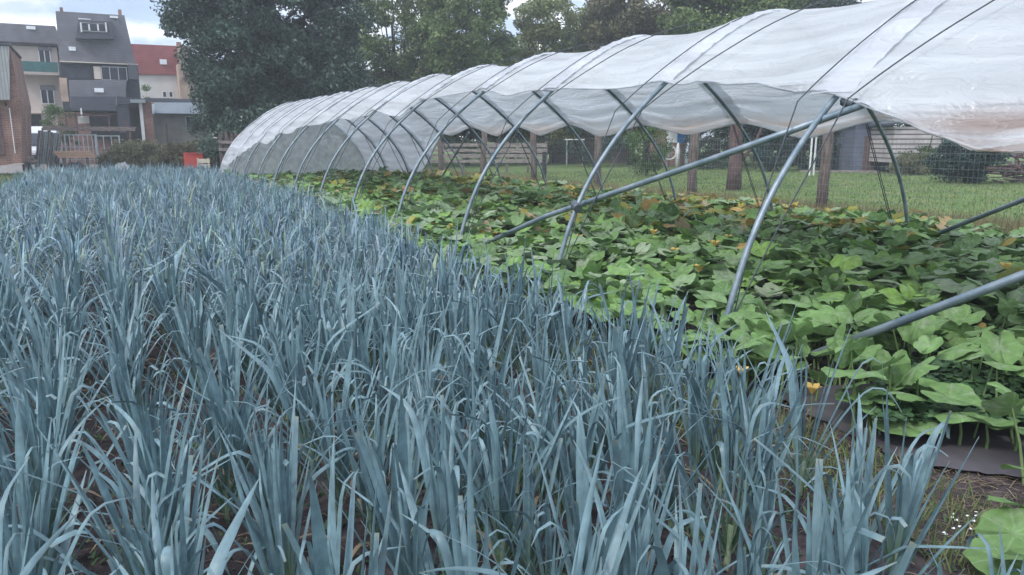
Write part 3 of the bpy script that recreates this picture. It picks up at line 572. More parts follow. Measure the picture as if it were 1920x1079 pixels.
for key, L in sorted(nearP.items()):
    if len(L) < 3: continue
    cx = sum(l[0] for l in L)/len(L); cy = sum(l[1] for l in L)/len(L); nP += 1
    root = empty('pumpkin_plant', (cx, cy, 0)); tag(root, 'pumpkin plant with broad green leaves on upright stalks beside the leek bed', 'pumpkin plant', 'pumpkin plants in the near part of the bed')
    for (x, y, h, r, z) in L[:60]:
        it = place_leaf(g, (x-cx, y-cy, h), r, 26, 4); o = leaves_obj('leaf', [it], M['pumpkin'] if (g.random() > 0.03 or r > .11) else M['pumpkin_old'], root)
        bx, by = x+g.normal(0, .07), y+g.normal(0, .07)
        pm = MB().tube([(bx, by, 0), ((bx+x)/2+.01, (by+y)/2, h*.55), (x, y, h-0.004)], [0.008, 0.007, 0.005], 5, False); pm.build('leaf_stalk', M['petiole'], root)
    vp = [(cx+math.cos(t)*t*0.12, cy+math.sin(t*0.7)*0.35, 0.02) for t in np.linspace(0, 5, 8)]
    MB().tube(vp, 0.010, 6).build('vine', M['petiole'], root)
    for (a, b) in ((1390,705),(1522,738),(1490,640)):
        q = gnd(a, b, 0.30)
        if abs(q[0]//1.25-key[0]) < .1 and abs(q[1]//1.25-key[1]) < .1: blossom(root, q, 0.75)
print('pumpkin plants', nP)
# big leaves of the plant in the lower right corner and above the membrane
def special_plant(label, pts):
    base = gnd(pts[0][0], pts[0][1], 0.2); root = empty('pumpkin_plant', (base[0], base[1], 0)); tag(root, label, 'pumpkin plant')
    for (a, b, r, h, az, tl) in pts:
        q = gnd(a, b, h); leaves_obj('leaf', [place_leaf(g, (q[0]-base[0], q[1]-base[1], h), r, 30, 5, az, tl)], M['pumpkin'], root)
        MB().tube([(q[0]+.08, q[1]+.03, 0), (q[0]+.05, q[1]+.01, h*.5), (q[0], q[1], h-.004)], [.010, .008, .006], 6, False).build('leaf_stalk', M['petiole'], root)
    return root
special_plant('pumpkin plant with big bright leaves at the lower right edge of the photo', [(1915,950,.12,.25,0.4,.35),(1905,1000,.13,.20,2.4,.25),(1880,1048,.12,.16,3.6,.2),(1935,1045,.13,.22,1.2,.5),(1930,880,.11,.28,0.5,.4)])
special_plant('pumpkin plant with grey-green round leaves on bare stalks above the black membrane', [(1600,700,.17,.42,0.2,.12),(1630,745,.14,.26,1.0,.1),(1690,795,.15,.16,4.0,.1),(1740,790,.13,.18,1.9,.2),(1780,745,.15,.30,5.0,.1),(1800,775,.12,.26,2.0,.15),(1850,795,.13,.22,1.0,.15),(1905,800,.13,.22,0.2,.2),(1720,690,.12,.40,2.2,.75),(1668,685,.10,.38,1.6,.7),(1610,665,.14,.36,2.8,.45)])

# membrane, straw, small weeds in the right-hand corner
def quadsheet(name, mat, corners, n=24, amp=0.01, z=0.055):
    A, B, C_, D = [np.array(c) for c in corners]; V = []
    for i_ in range(n+1):
        for j in range(n+1):
            s, t = i_/n, j/n; p = A*(1-s)*(1-t)+B*s*(1-t)+C_*s*t+D*(1-s)*t
            V.append((p[0]+R.normal(0, .012)*(s in (0, 1) or t in (0, 1)), p[1], z+amp*(fbm(np.array([p[0]]), np.array([p[1]]), 5.0, 4)[0])))
    i0 = np.arange((n+1)**2).reshape(n+1, n+1); Q = np.stack([i0[:-1,:-1], i0[:-1,1:], i0[1:,1:], i0[1:,:-1]], -1).reshape(-1, 4)
    return npmesh(name, np.array(V), Q, mat, smooth=True)
mem = quadsheet('weed_membrane', M['membrane'], [(3.56, 2.2, 0), (4.55, 1.0, 0), (7.2, 2.4, 0), (3.75, 3.35, 0)], 30, 0.015)
tag(mem, 'sheet of dark weed control fabric lying between leeks and pumpkin plants', 'ground cover fabric')
def cards(name, n, fn, mat, wmin, wmax, lmin, lmax, tilt=(0.0, 1.0), seg=1):
    P = np.array([fn() for _ in range(n)]); a = R.uniform(0, 6.28, n); t = R.uniform(tilt[0], tilt[1], n); L_ = R.uniform(lmin, lmax, n); W_ = R.uniform(wmin, wmax, n)
    d = np.stack([np.cos(a)*np.sin(t), np.sin(a)*np.sin(t), np.cos(t)], -1); s = np.stack([-np.sin(a), np.cos(a), np.zeros(n)], -1)
    p1 = P - s*W_[:, None]/2; p2 = P + s*W_[:, None]/2; mid = P + d*L_[:, None]*0.55 ; q1 = mid - s*W_[:, None]*0.4; q2 = mid + s*W_[:, None]*0.4
    d2 = d.copy(); d2[:, 2] -= 0.35; tip = mid + d2*L_[:, None]*0.45
    V = np.stack([p1, p2, q2, q1, tip], 1).reshape(-1, 3); b = np.arange(n)*5
    T = np.concatenate([np.stack([b, b+1, b+2], -1), np.stack([b, b+2, b+3], -1), np.stack([b+3, b+2, b+4], -1)])
    return npmesh(name, V, T, mat)
def strip(x0, x1, y0, y1, z=0.02): return lambda: (R.uniform(x0, x1), R.uniform(y0, y1), z)
tag(cards('straw_litter', 9000, strip(2.9, 4.1, 0.3, 9.0, 0.03), M['straw'], .002, .006, .04, .14, (1.1, 1.65)), 'dry straw and dead grass littering the strip beside the leeks', 'straw', kind='stuff')
tag(cards('grass_strip', 9500, strip(2.75, 3.5, 0.2, 12.0, 0.02), M['grass'], .003, .008, .04, .20, (0.0, 0.9)), 'thin green grass and weeds growing beside the leek bed', 'grass', kind='stuff')
tag(cards('leek_bed_weeds', 12000, strip(-1.5, 3.2, 0.3, 8.0, 0.02), M['clover'], .008, .02, .02, .06, (0.5, 1.4)), 'small green weeds on the soil between the leeks', 'weeds', kind='stuff')
tag(cards('leek_bed_litter', 3500, strip(-1.5, 3.2, 0.3, 7.0, 0.035), M['straw'], .002, .007, .02, .10, (1.2, 1.65)), 'dry leaf scraps on the soil between the leeks', 'litter', kind='stuff')
def clov(n, fn):
    a = np.arange(6)*math.pi/3; Vs = []; Q = []
    for k in range(n):
        p = np.array(fn()); r = R.uniform(.014, .034); nrm = np.array([R.normal(0, .35), R.normal(0, .35), 1.0]); nrm /= np.linalg.norm(nrm)
        u = np.cross(nrm, [0, 1, 0]); u /= np.linalg.norm(u); v = np.cross(nrm, u); Vs.append(p + r*(np.cos(a)[:, None]*u + np.sin(a)[:, None]*v)); Q.append(np.arange(6)+6*k)
    return npmesh('round_leaf_weeds', np.concatenate(Vs), np.array(Q), M['clover'])
def cfn():
    while True:
        u = R.uniform(1640, 2000); v = R.uniform(560, 790); h = R.uniform(.04, .22)
        if v > 620 + (1900-u)*0.35*(u < 1900) - 0 and R.random() < 0.9 or R.random() < 0.12:
            q = gnd(u, v, h); return (q[0], q[1], h)
tag(clov(7500, cfn), 'patch of small round-leaved green weeds by the right edge among the pumpkins', 'weeds', kind='stuff')
for k in range(14):
    q = gnd(R.uniform(1765, 1840), R.uniform(960, 1020), .06); 
    a = R.uniform(0, 6); MB().add([(q[0]+math.cos(a+j)*.009, q[1]+math.sin(a+j)*.007, .062+.003*math.sin(j*3)) for j in (0, 1.2, 2.6, 4.2, 5.3)], [(0,1,2,3,4)]).build('white_petal', M['crisp_white']); 
    tag(bpy.context.scene.collection.objects[-1], 'small white petal lying on the ground beside the membrane', 'petal', 'white petals on the ground')

# ------------------------------------------------------------------ wire fence with timber posts
fence = empty('wire_fence', (13.85, 20, 0), label='tall wire mesh fence with thick weathered timber posts behind the tunnel', cat='fence')
for py_ in (6.6, 11.15, 15.33, 19.68, 23.72, 27.76, 32.2, 36.7, 41.0):
    m = MB(); r = 0.125*R.uniform(0.92, 1.05); m.tube([(13.85+R.normal(0, .02), py_, z) for z in (-.1, .8, 1.7, 2.6)], [r*1.05, r, r*.97, r*.92], 8); m.build('post', M['post_wood'], fence)
m = MB(); wires = [(13.68, y) for y in np.arange(4.0, 42, 0.09)]
for x, y in wires: m.tube([(x, y, 0.02), (x, y, 1.72)], 0.0030, 3, False)
for z in np.arange(0.05, 1.75, 0.14): m.tube([(13.68, 4, z), (13.68, 42, z)], 0.0030, 3, False)
m.build('wire_mesh', M['wire'], fence)
tag(cards('rough_grass', 42000, lambda: (lambda y, x: (x, y, 0.0))(5+30*R.random()**1.3, R.uniform(11.9, 14.6)), M['dry_grass'], .006, .016, .12, .55, (0.0, 0.5)), 'rough dry grass growing along the foot of the fence', 'grass', kind='stuff')
tag(cards('lawn_grass', 60000, lambda: (lambda t: (13.9+22*t, R.uniform(2, 34), 0.0))(R.random()**1.6), M['grass'], .012, .03, .04, .13, (0.1, 1.1)), 'mown lawn grass beyond the wire fence', 'grass', kind='stuff')
def dk():
    q = gnd(R.uniform(1770, 1900), R.uniform(455, 480)); return (q[0], q[1], 0)
tag(cards('dark_grass_clump', 2600, dk, M['weed_dark'], .006, .014, .15, .42, (0, .6)), 'clump of dark fine grass by the right edge in front of the fence', 'grass', kind='stuff')
def lw():
    return (R.uniform(-7, -2.3), R.uniform(10, 42), 0.0)
tag(cards('verge_grass', 26000, lw, M['grass'], .01, .03, .08, .35, (0, .8)), 'green and straw-coloured grass on the verge left of the leeks', 'grass', kind='stuff')
tag(cards('far_grass_strip', 16000, strip(-6, 6, 33.2, 37, 0), M['dry_grass'], .015, .03, .08, .30, (0, .8)), 'yellowish grass strip at the far end of the leek bed', 'grass', kind='stuff')
llv = [place_leaf(g, (R.uniform(-6.0, -2.5), R.uniform(16, 30), R.uniform(.15, .45)), R.uniform(.09, .16), 9, 2) for _ in range(420)]
tag(leaves_obj('squash_vines', llv, M['pumpkin']), 'patch of green squash leaves along the left side of the leeks', 'squash vines', kind='stuff')

# ------------------------------------------------------------------ trees
def leafquads(C_, size, g, up=0.0):
    n = len(C_); A = g.normal(size=(n, 3)); A[:, 2] += up; A /= np.linalg.norm(A, axis=1)[:, None]; B = np.cross(A, g.normal(size=(n, 3))); B /= np.linalg.norm(B, axis=1)[:, None]; C2 = np.cross(A, B)
    s = size*g.uniform(0.6, 1.3, n)[:, None]; V = np.stack([C_-B*s, C_+C2*s*.5, C_+B*s, C_-C2*s*.5], 1).reshape(-1, 3); return V, np.arange(n*4).reshape(n, 4)
def tree(name, label, cat_, base, height, blobs, nclump, per, leaf, mat, bark='bark', crad=(0.5, 1.1), r0=0.25, seed=1, group=None, shell=0.55):
    """blobs: crown volumes (dx,dy,z,rx,ry,rz) relative to base; clumps of leaves sit mostly in their outer shell"""
    g = np.random.default_rng(seed); root = empty(name, base); tag(root, label, cat_, group); cl = []
    vol = np.array([b[3]*b[4]*b[5] for b in blobs])**0.8; vol /= vol.sum()
    for _ in range(nclump):
        b = blobs[int(g.choice(len(blobs), p=vol))]; d = g.normal(size=3); d /= np.linalg.norm(d); rr = g.uniform(shell, 1.0)**0.7
        cl.append((b[0]+d[0]*b[3]*rr, b[1]+d[1]*b[4]*rr, max(0.15, b[2]+d[2]*b[5]*rr)))
    P = []
    for c in cl:
        R_ = g.uniform(*crad); n = int(per*g.uniform(.6, 1.4)); d = g.normal(size=(n, 3)); d /= np.linalg.norm(d, axis=1)[:, None]
        P.append(np.array(c)+d*(R_*g.random((n, 1))**0.45)*np.array([1, 1, .7]))
    P = np.concatenate(P); P = P[P[:, 2] > 0.02]; V, Q = leafquads(P, leaf, g, 0.5); npmesh('crown', V, Q, M[mat], root)
    if r0:
        m = MB(); cx = np.mean([b[0] for b in blobs]); top = height*0.8
        tr = [(base[0]+cx*t**2+g.normal(0, .05), base[1]+g.normal(0, .05), base[2]+top*t-.1) for t in np.linspace(0, 1, 7)]; m.tube(tr, [r0*(1-.75*t) for t in np.linspace(0, 1, 7)], 9)
        for k in g.choice(len(cl), min(26, len(cl)), replace=False):
            c = np.array(cl[k])+np.array(base); t = g.uniform(.25, .8); s = np.array(tr[int(t*6)]); mid = (s+c)/2+np.array([0, 0, -.3]); m.tube([s, mid, c], [r0*.38*(1-t*.6), r0*.2, r0*.06], 5)
        m.build('trunk', M[bark], root)
    return root
def base(px, Z): p = atZ(px, 262, Z); return (p[0], p[1], 0.0)
def vz(py, Z): return CAMH + (262-py)/1427.0*Z*1.0   # height seen at row py at depth Z
# big dark evergreen left of the tunnel
b0 = base(535, 41)
tree('evergreen_tree', 'huge dense dark green tree rising beyond the left end of the tunnel', 'tree', b0, 14,
     [(-2.4,0,3.2,1.9,2.2,2.6),(-1.3,0,8,3.9,3.6,4.6),(1.4,.5,8,3.4,3.6,5.0),(-0.6,0,4.5,3.7,3.4,3.6),(1.4,0,3.8,3.6,3.4,3.6),(-2.0,0,11.5,3.0,3,2.8),(1.5,0,12,2.8,3,2.4),(-2.1,-.3,2.0,2.0,2.0,2.0)], 620, 330, .11, 'tree_dark', r0=.4, crad=(.5,1.15), seed=2)
spec = [
 (745, 52, 'tall open tree with sky showing through its branches right of the dark evergreen', 'tree_mid', [(0,0,9.5,3.0,2.5,3.5),(-2.2,0,5,2.0,2,3.0),(1.8,0,4.5,2.4,2,2.4)], 62, 170, .10),
 (875, 50, 'full mid-green tree behind the middle of the tunnel', 'tree_mid', [(0,0,8.5,3.2,3,4.0),(0,0,4,3.4,3,3)], 120, 260, .10),
 (1035, 55, 'pale yellowish tree with thin foliage behind the tunnel', 'tree_light', [(0,0,6.2,2.6,2.5,2.4),(0,0,9.8,2.4,2.5,1.6),(-.5,0,3,3.0,2.5,2.5)], 75, 200, .10),
 (1185, 52, 'brownish-green tree rising over the tunnel roof', 'tree_brown', [(0,0,9.5,2.9,3,3.4),(0,0,5,3.0,3,3)], 110, 240, .10),
 (1345, 48, 'darker broad tree rightmost above the tunnel roof', 'tree_mid', [(-.6,0,9.2,3.2,3,3.2),(2.2,0,9.8,3.0,3,2.8),(0,0,5,4,3,3)], 150, 240, .10),
 (1490, 52, 'dark tree partly hidden behind the near tunnel hoops', 'tree_dark', [(0,0,9.5,3.2,3,3.5),(0,0,4,3.6,3,4)], 130, 220, .10),
 (805, 60, 'distant tree with light green leaves behind the gap right of the evergreen', 'tree_light', [(0,0,4.5,3.6,3,3.6),(1,0,8.5,2.6,2,2.6)], 70, 200, .11),
 (1110, 60, 'distant dull green tree between the yellowish and brownish trees', 'tree_mid', [(0,0,7,3.4,3,5.2)], 90, 220, .11),
 (1265, 62, 'distant full green tree filling the gap left of the broad dark tree', 'tree_mid', [(0,0,7.5,3.6,3,5.4)], 100, 220, .11),
 (1430, 60, 'distant green tree at the upper edge beside the near plastic roof', 'tree_mid', [(0,0,8.5,3.6,3,5)], 90, 220, .11),
 (960, 62, 'distant tree filling the gap between the taller crowns', 'tree_mid', [(0,0,5.5,5.0,3,4.0)], 90, 220, .12)]
for k, (px, Z, lab, mt, bl, nc, per, lf) in enumerate(spec):
    tree('broadleaf_tree', lab, 'tree', base(px, Z), 12, bl, int(nc*1.7), int(per*1.4), lf*1.3, mt, r0=.22, seed=20+k)
# hedges and shrubs behind the fence
hedge = [(700, 46, 'tall shrub right of the dark evergreen behind the tunnel', 'tree_brown', [(0,0,2.6,2.6,1.5,2.6)], 45),
 (1120, 48, 'dark shrub behind the pallet fence', 'tree_dark', [(0,0,1.9,2.2,1.2,1.9)], 40), (930, 50, 'dark green hedge shrub behind the pallets', 'conifer', [(0,0,2.0,4.4,1.2,2.0)], 60),
 (1215, 36, 'leafy green bush beside the brick outhouse', 'bush', [(0,0,1.2,1.1,1,1.2)], 26), (1340, 44, 'dark green bush right of the brick outhouse', 'tree_dark', [(0,0,2.0,2.2,1.2,2.1)], 50),
 (1480, 42, 'very dark conifer hedge beyond the lawn', 'conifer', [(-1,0,1.8,2.6,1.2,2.2),(1.5,0,1.8,2.4,1.2,2.2)], 90), (1590, 44, 'green shrub between conifer hedge and blue-grey shed', 'bush', [(0,0,2.0,1.8,1.2,2.2)], 40),
 (1820, 30, 'low dark bluish conifer at the right side of the lawn', 'conifer', [(0,0,1.15,1.3,1.2,1.15)], 60), (1745, 38, 'low weedy bush in front of the white boarded shed', 'bush', [(0,0,.6,1.8,.8,.8)], 30)]
for k, (px, Z, lab, mt, bl, nc) in enumerate(hedge):
    tree('shrub' if mt != 'conifer' else 'conifer_shrub', lab, 'shrub', base(px, Z), 3, bl, nc, 200, .06, mt, r0=.06, crad=(.25,.6), seed=60+k)
tree('hedge', 'long dark treeline hedge behind the gardens on the right', 'hedge', base(1750, 60), 8, [(-14,9,3,8,2,3.5),(0,0,3,9,2,3.5),(12,-8,3,9,2,3.5)], 260, 200, .12, 'tree_dark', r0=0, seed=91)
# bare reddish trunk beyond the fence
q = gnd(1375, 357); m = MB()
m.tube([(q[0],q[1],-.1),(q[0]+.02,q[1],.9),(q[0]-.03,q[1],1.8),(q[0]+.02,q[1],3.2),(q[0]+.3,q[1],4.6)], [.27,.22,.21,.19,.13], 10)
m.tube([(q[0],q[1],.7),(q[0]+.55,q[1]-.3,1.55),(q[0]+.9,q[1]-.5,2.6)], [.07,.055,.03], 6); m.tube([(q[0],q[1],1.3),(q[0]+.5,q[1]-.2,1.15),(q[0]+.7,q[1]-.3,.7)], [.04,.03,.02], 6)
rt_ = empty('garden_tree', (q[0], q[1], 0), label='reddish-brown tree trunk standing on the lawn just behind the wire fence', cat='tree'); m.build('trunk', M['bark_red'], rt_)
gg = np.random.default_rng(77); P = np.concatenate([np.array([gg.normal(0,.9),gg.normal(0,.9),4.6+gg.normal(0,.5)])+gg.normal(size=(160,3))*.35 for _ in range(26)]); V, Q = leafquads(P, .06, gg); npmesh('crown', V, Q, M['tree_mid'], rt_)

# ------------------------------------------------------------------ buildings on the left (facades face the camera side, -Y)
def fz(px, py, Y): p = atY(px, py, Y); return p[0], p[2]
def rect(m, Y, d, x0p, y0p, x1p, y1p, off=0.0):
    ym = (y0p+y1p)/2; xa = fz(x0p, ym, Y)[0]; xb = fz(x1p, ym, Y)[0]; za = fz(x0p, y0p, Y)[1]; zb = fz(x1p, y1p, Y)[1]; m.box(min(xa,xb), max(xa,xb), Y-off, Y-off+d, min(za,zb), max(za,zb)); return m
def poly(m, Y, d, pts, off=0.0): m.prism([fz(a, b, Y) for a, b in pts], Y-off, Y-off+d); return m
def R_(name, parent, mat, Y, d, a, b, c, e, off=0.0): return rect(MB(), Y, d, a, b, c, e, off).build(name, M[mat], parent)
def bld(name, label, px, Y): x, _ = fz(px, 262, Y); return empty(name, (x, Y, 0), label=label, cat='building')
def window(parent, Y, x0, y0, x1, y1, off, panes=2, mat='white', fr=2.0):
    f = MB(); rect(f, Y, .06, x0, y0, x0+fr, y1, off); rect(f, Y, .06, x1-fr, y0, x1, y1, off); rect(f, Y, .055, x0+fr, y0, x1-fr, y0+fr, off); rect(f, Y, .055, x0+fr, y1-fr, x1-fr, y1, off)
    for k in range(1, panes): xm = x0+(x1-x0)*k/panes; rect(f, Y, .05, xm-fr/2, y0+fr, xm+fr/2, y1-fr, off)
    w_ = f.build('window', M[mat], parent); g_ = rect(MB(), Y, .02, x0+fr, y0+fr, x1-fr, y1-fr, off-.025).build('pane', M['glass'], None)
    g_.parent = w_; return w_
def sky_light(roof, Y, a, b, c, d, off): 
    o = rect(MB(), Y, .08, a, b, c, d, off).build('skylight', M['skylight'], None); o.parent = roof; o.matrix_parent_inverse = Matrix.Translation(-roof.location); return o
Y = 62.0
B = bld('apartment_building', 'beige rendered house with slate roof and dark green balcony at the left', 60, Y)
R_('wall', B, 'plaster', Y, 6, -40, 82, 119, 320)
rf = poly(MB(), Y, 5, [(-40,82),(-40,42),(104,50),(116,88)], .25).build('roof', M['slate'], B); sky_light(B, Y, 50, 50, 67, 57, .35)
R_('eave', B, 'dark', Y, .3, -40, 79, 107, 84, .40)
window(B, Y, 72, 88, 95, 120, .05); R_('lintel', B, 'slate', Y, .1, 71, 88, 96, 96, .14)
R_('balcony', B, 'plaster', Y, 1.2, 28, 138, 112, 144, 1.2); R_('balcony_rail', B, 'green_rail', Y, .06, 28, 117, 110, 139, 1.25)
window(B, Y, 76, 162, 102, 196, .05); R_('lintel', B, 'slate', Y, .1, 75, 160, 103, 170, .14)
R_('lower_balcony', B, 'cream', Y, 1.2, 40, 209, 80, 214, 1.2); R_('dark_doorway', B, 'dark', Y, .05, 42, 215, 78, 240, .05)
B = bld('slate_house', 'tall house clad in slate with dormer window and glazed veranda', 180, 60)
Y = 60.0
poly(MB(), Y, 5, [(112,118),(104,21),(233,29),(254,120)], 0).build('roof', M['slate'], B)
R_('wall', B, 'slate_dark', Y+.3, 5, 114, 116, 262, 210); R_('wall', B, 'brick', Y+.35, 5, 114, 210, 262, 320)
dm = poly(MB(), Y, 1.0, [(142,75),(148,42),(211,44),(212,76)], .9).build('dormer', M['slate_dark'], B)
wd = window(dm, Y, 151, 46, 200, 64, .98, 3, fr=3.0); wd.matrix_parent_inverse = Matrix.Identity(4)
sky_light(B, Y, 206, 30, 221, 35, .12); sky_light(B, Y, 129, 88, 142, 96, .12); R_('skylight', B, 'skylight', Y, .08, 147, 35, 170, 38, .12)
R_('chimney', B, 'brick', Y+2, .6, 112, 14, 118, 24); R_('chimney', B, 'brick', Y+2, .6, 222, 18, 228, 30)
R_('veranda_beam', B, 'cream', Y, .25, 112, 115, 258, 123, .30); R_('veranda_beam', B, 'slate_dark', Y, 1.2, 240, 124, 256, 152, 1.3)
window(B, Y, 114, 125, 172, 151, .12, 4, 'dark'); window(B, Y, 190, 126, 238, 151, .12, 3, 'white', 1.0)
R_('door', B, 'cream', Y, .06, 176, 125, 189, 149, .10)
lr = poly(MB(), Y, 1.5, [(130,153),(236,153),(232,208),(133,204)], 1.5).build('lean_to_roof', M['slate'], B)
poly(MB(), Y, .3, [(133,184),(219,184),(219,210),(136,208)], 1.9).build('lean_to_roof', M['slate_dark'], B)
sky_light(B, Y, 177, 168, 194, 176, 1.62)
R_('brick_pier', B, 'brick_pale', Y, .8, 114, 148, 128, 192, .9)
R_('doorway', B, 'dark', Y, .1, 170, 214, 236, 262, .2); R_('wall_panel', B, 'plaster_white', Y, .1, 146, 216, 167, 232, .2); R_('pipe', B, 'white', Y, .1, 152, 205, 155, 222, 1.95)
Y = 72.0
B = bld('red_roof_house', 'white house with a red tiled roof and a small skylight', 295, Y)
R_('wall', B, 'plaster_white', Y, 6, 255, 136, 345, 320); poly(MB(), Y, 5, [(252,139),(244,83),(333,87),(341,141)], .2).build('roof', M['red_tile'], B); sky_light(B, Y, 299, 112, 312, 122, .35)
window(B, Y, 304, 171, 313, 184, .05, 1); window(B, Y, 316, 171, 325, 184, .05, 1); R_('chimney', B, 'brick', Y+1, .7, 332, 79, 340, 92)
Y = 70.0
B = bld('tiled_roof_house', 'ochre brick house with worn brown tiles half hidden behind the dark tree', 360, Y)
poly(MB(), Y, 5, [(340,122),(336,86),(352,86),(372,124)], .3).build('roof', M['grey_tile'], B); poly(MB(), Y, 4, [(341,147),(341,127),(376,127),(386,147)], .8).build('lower_roof', M['grey_tile'], B)
R_('wall', B, 'brick_pale', Y, 6, 342, 120, 395, 320); window(B, Y, 366, 172, 379, 182, .05, 2, 'dark')
Y = 50.0
B = bld('open_shed', 'dark open shed with a white post and red brick pier', 245, Y)
poly(MB(), Y, 3, [(219,181),(274,186),(274,193),(219,197)], .2).build('roof', M['slate_dark'], B); R_('fascia', B, 'gate_metal', Y, .1, 244, 187, 272, 194, .32)
R_('back_wall', B, 'dark', Y+3, .2, 222, 190, 275, 300); R_('post', B, 'white', Y, .12, 264, 193, 270, 275, .1); R_('brick_pier', B, 'brick', Y, .4, 271, 190, 288, 282, 0.05); R_('side_wall', B, 'slate_dark', Y, .2, 222, 197, 243, 250, .1)
Y = 52.0
B = bld('garage', 'grey garage with a shiny pale blue metal roof', 330, Y)
R_('wall', B, 'shed_grey', Y, 5, 290, 214, 400, 320); poly(MB(), Y, 3, [(290,214),(290,193),(400,193),(400,214)], .3).build('roof', M['roof_pale'], B); R_('gutter', B, 'dark', Y, .1, 289, 213, 400, 216, .42); R_('parapet', B, 'slate_dark', Y+3, .4, 272, 184, 400, 194)
window(B, Y, 348, 218, 374, 246, .05, 1, 'gate_metal')
Y = 40.0
B = bld('brick_shed', 'tall brick outbuilding with grey corrugated front at the left edge', 10, Y)
poly(MB(), Y, 6, [(-60,320),(-60,80),(17,86),(30,150),(39,192),(41,305)], 0).build('wall', M['brick'], B)
poly(MB(), Y, .15, [(-60,190),(-60,86),(18,88),(20,188)], .3).build('cladding', M['corrugated'], B); R_('roof_edge', B, 'slate_dark', Y, 6, -60, 80, 20, 87, .35)
R_('drainpipe', B, 'white', Y, .06, 22.5, 203, 24, 288, .1); R_('downpipe', B, 'dark', Y, .1, 10, 192, 12, 200, .12); R_('gate', B, 'bark_red', Y, .05, -60, 205, 5, 290, .08)

# white van
vx0, _ = fz(34, 262, 49); van = empty('parked_van', (vx0+1.0, 49, 0), label='white van parked between brick outbuilding and stacked metal gates', cat='van')
m = MB(); sec = [(0,.45,.95,.9),(.12,.40,1.15,.95),(.9,.38,1.35,.97),(1.5,.36,2.1,.93),(2.1,.36,2.42,.9),(4.8,.36,2.46,.9),(4.95,.4,2.3,.86)]; vs = []; fs = []
for (t, zb, zt, hw) in sec: vs += [(vx0+1.0-hw, 48.2+t, zb), (vx0+1.0-hw, 48.2+t, zb+(zt-zb)*.6), (vx0+1.0-hw*.86, 48.2+t, zt), (vx0+1.0+hw*.86, 48.2+t, zt), (vx0+1.0+hw, 48.2+t, zb+(zt-zb)*.6), (vx0+1.0+hw, 48.2+t, zb)]
for k in range(len(sec)-1):
    for j in range(6): fs.append((k*6+j, k*6+(j+1) % 6, (k+1)*6+(j+1) % 6, (k+1)*6+j))
fs += [tuple(range(6)), tuple(reversed(range(len(vs)-6, len(vs))))]; m.add(vs, fs); m.build('body', M['white_van'], van, .04)
MB().add([(vx0+.28,49.02,1.42),(vx0+1.72,49.02,1.42),(vx0+1.62,49.62,2.04),(vx0+.38,49.62,2.04)], [(0,1,2,3)]).build('windscreen', M['glass'], van)
MB().box(vx0+.2, vx0+1.8, 48.10, 48.22, .38, .62).build('bumper', M['dark'], van); MB().box(vx0+.55, vx0+1.45, 48.14, 48.24, .68, .88).build('grille', M['dark'], van)
for sx in (.12, 1.58): MB().box(vx0+sx, vx0+sx+.28, 48.16, 48.30, .78, .98).build('headlight', M['skylight'], van, .02)
for sx in (.05, 1.75):
    for sy in (49.1, 52.2):
        MB().tube([(vx0+sx, sy, .34), (vx0+sx+.2, sy, .34)], .34, 18).build('wheel', M['rubber'], van)

# stacked gates, racks, planks, tarps
def frame(name, label, Y, a, b, c, d, nb, mat='gate_metal', lean=.3, group=None, hb=1):
    x0, z1 = fz(a, b, Y); x1, _ = fz(c, b, Y); z0 = 0.02; root = empty(name, ((x0+x1)/2, Y, 0), label=label, cat=name.split('_')[-1], group=group); m = MB(); P = lambda x, z: (x, Y+lean*z/2, z)
    for x in (x0, x1): m.beam(P(x, z0), P(x, z1), .07, .07)
    for z in (z0+.08, z1-.03): m.beam(P(x0, z), P(x1, z), .06, .06)
    m.build('frame', M[mat], root); m = MB()
    for k in range(1, nb): x = x0+(x1-x0)*k/nb; m.beam(P(x, z0+.1), P(x, z1-.05), .045, .03)
    for k in range(1, hb+1): z = z0+(z1-z0)*k/(hb+1); m.beam(P(x0, z), P(x1, z), .04, .035)
    m.build('bars', M[mat], root); return root
frame('metal_gate', 'green-grey metal gate with two wide bays, right of the stacked gates', 45, 178, 254, 223, 300, 3)
frame('metal_gate', 'green-grey metal gate with close bars in the middle of the yard', 45.4, 120, 252, 180, 302, 7, hb=2)
for k in range(5):
    x0, z1 = fz(70+k*9, 245+k*1.5, 44+k*.12); root = empty('leaning_panel', (x0, 44+k*.12, 0), label='leaning grey metal panel in the slanted stack beside the van', cat='panel', group='leaning grey panels beside the van')
    m = MB(); m.beam((x0-.25, 44+k*.12, 0.02), (x0+.12, 44.4+k*.12, z1), .30, .03); m.build('sheet', M['gate_metal' if k % 2 else 'old_wood'], root); m = MB(); m.beam((x0-.25, 43.93+k*.12, .02), (x0+.12, 44.33+k*.12, z1), .03, .05); m.build('rib', M['gate_metal'], root)
def planks(label, Y, a, b, c, d, n, mat, dp=.8):
    x0, z1 = fz(a, b, Y); x1, z0 = fz(c, d, Y); root = empty('plank_stack', ((x0+x1)/2, Y, 0), label=label, cat='planks'); h = (z1-z0)/n
    for k in range(n):
        o = R.uniform(-.1, .1); MB().box(x0+o, x1+o, Y, Y+dp, z0+h*k+.006, z0+h*(k+1)).build('plank', M[mat], root)
    for x in (x0+.3, x1-.3): MB().box(x-.06, x+.06, Y+.05, Y+dp-.05, 0, z0).build('support', M['post_wood'], root)
planks('long pale planks on a rack under the slate lean-to', 47, 78, 237, 255, 246, 3, 'old_wood')
planks('short orange-brown boards stacked in front of the metal gates', 43.5, 104, 284, 176, 296, 3, 'orange_wood')
planks('weathered grey boards lying left of the van', 42, -30, 296, 62, 306, 3, 'old_wood', 1.5)
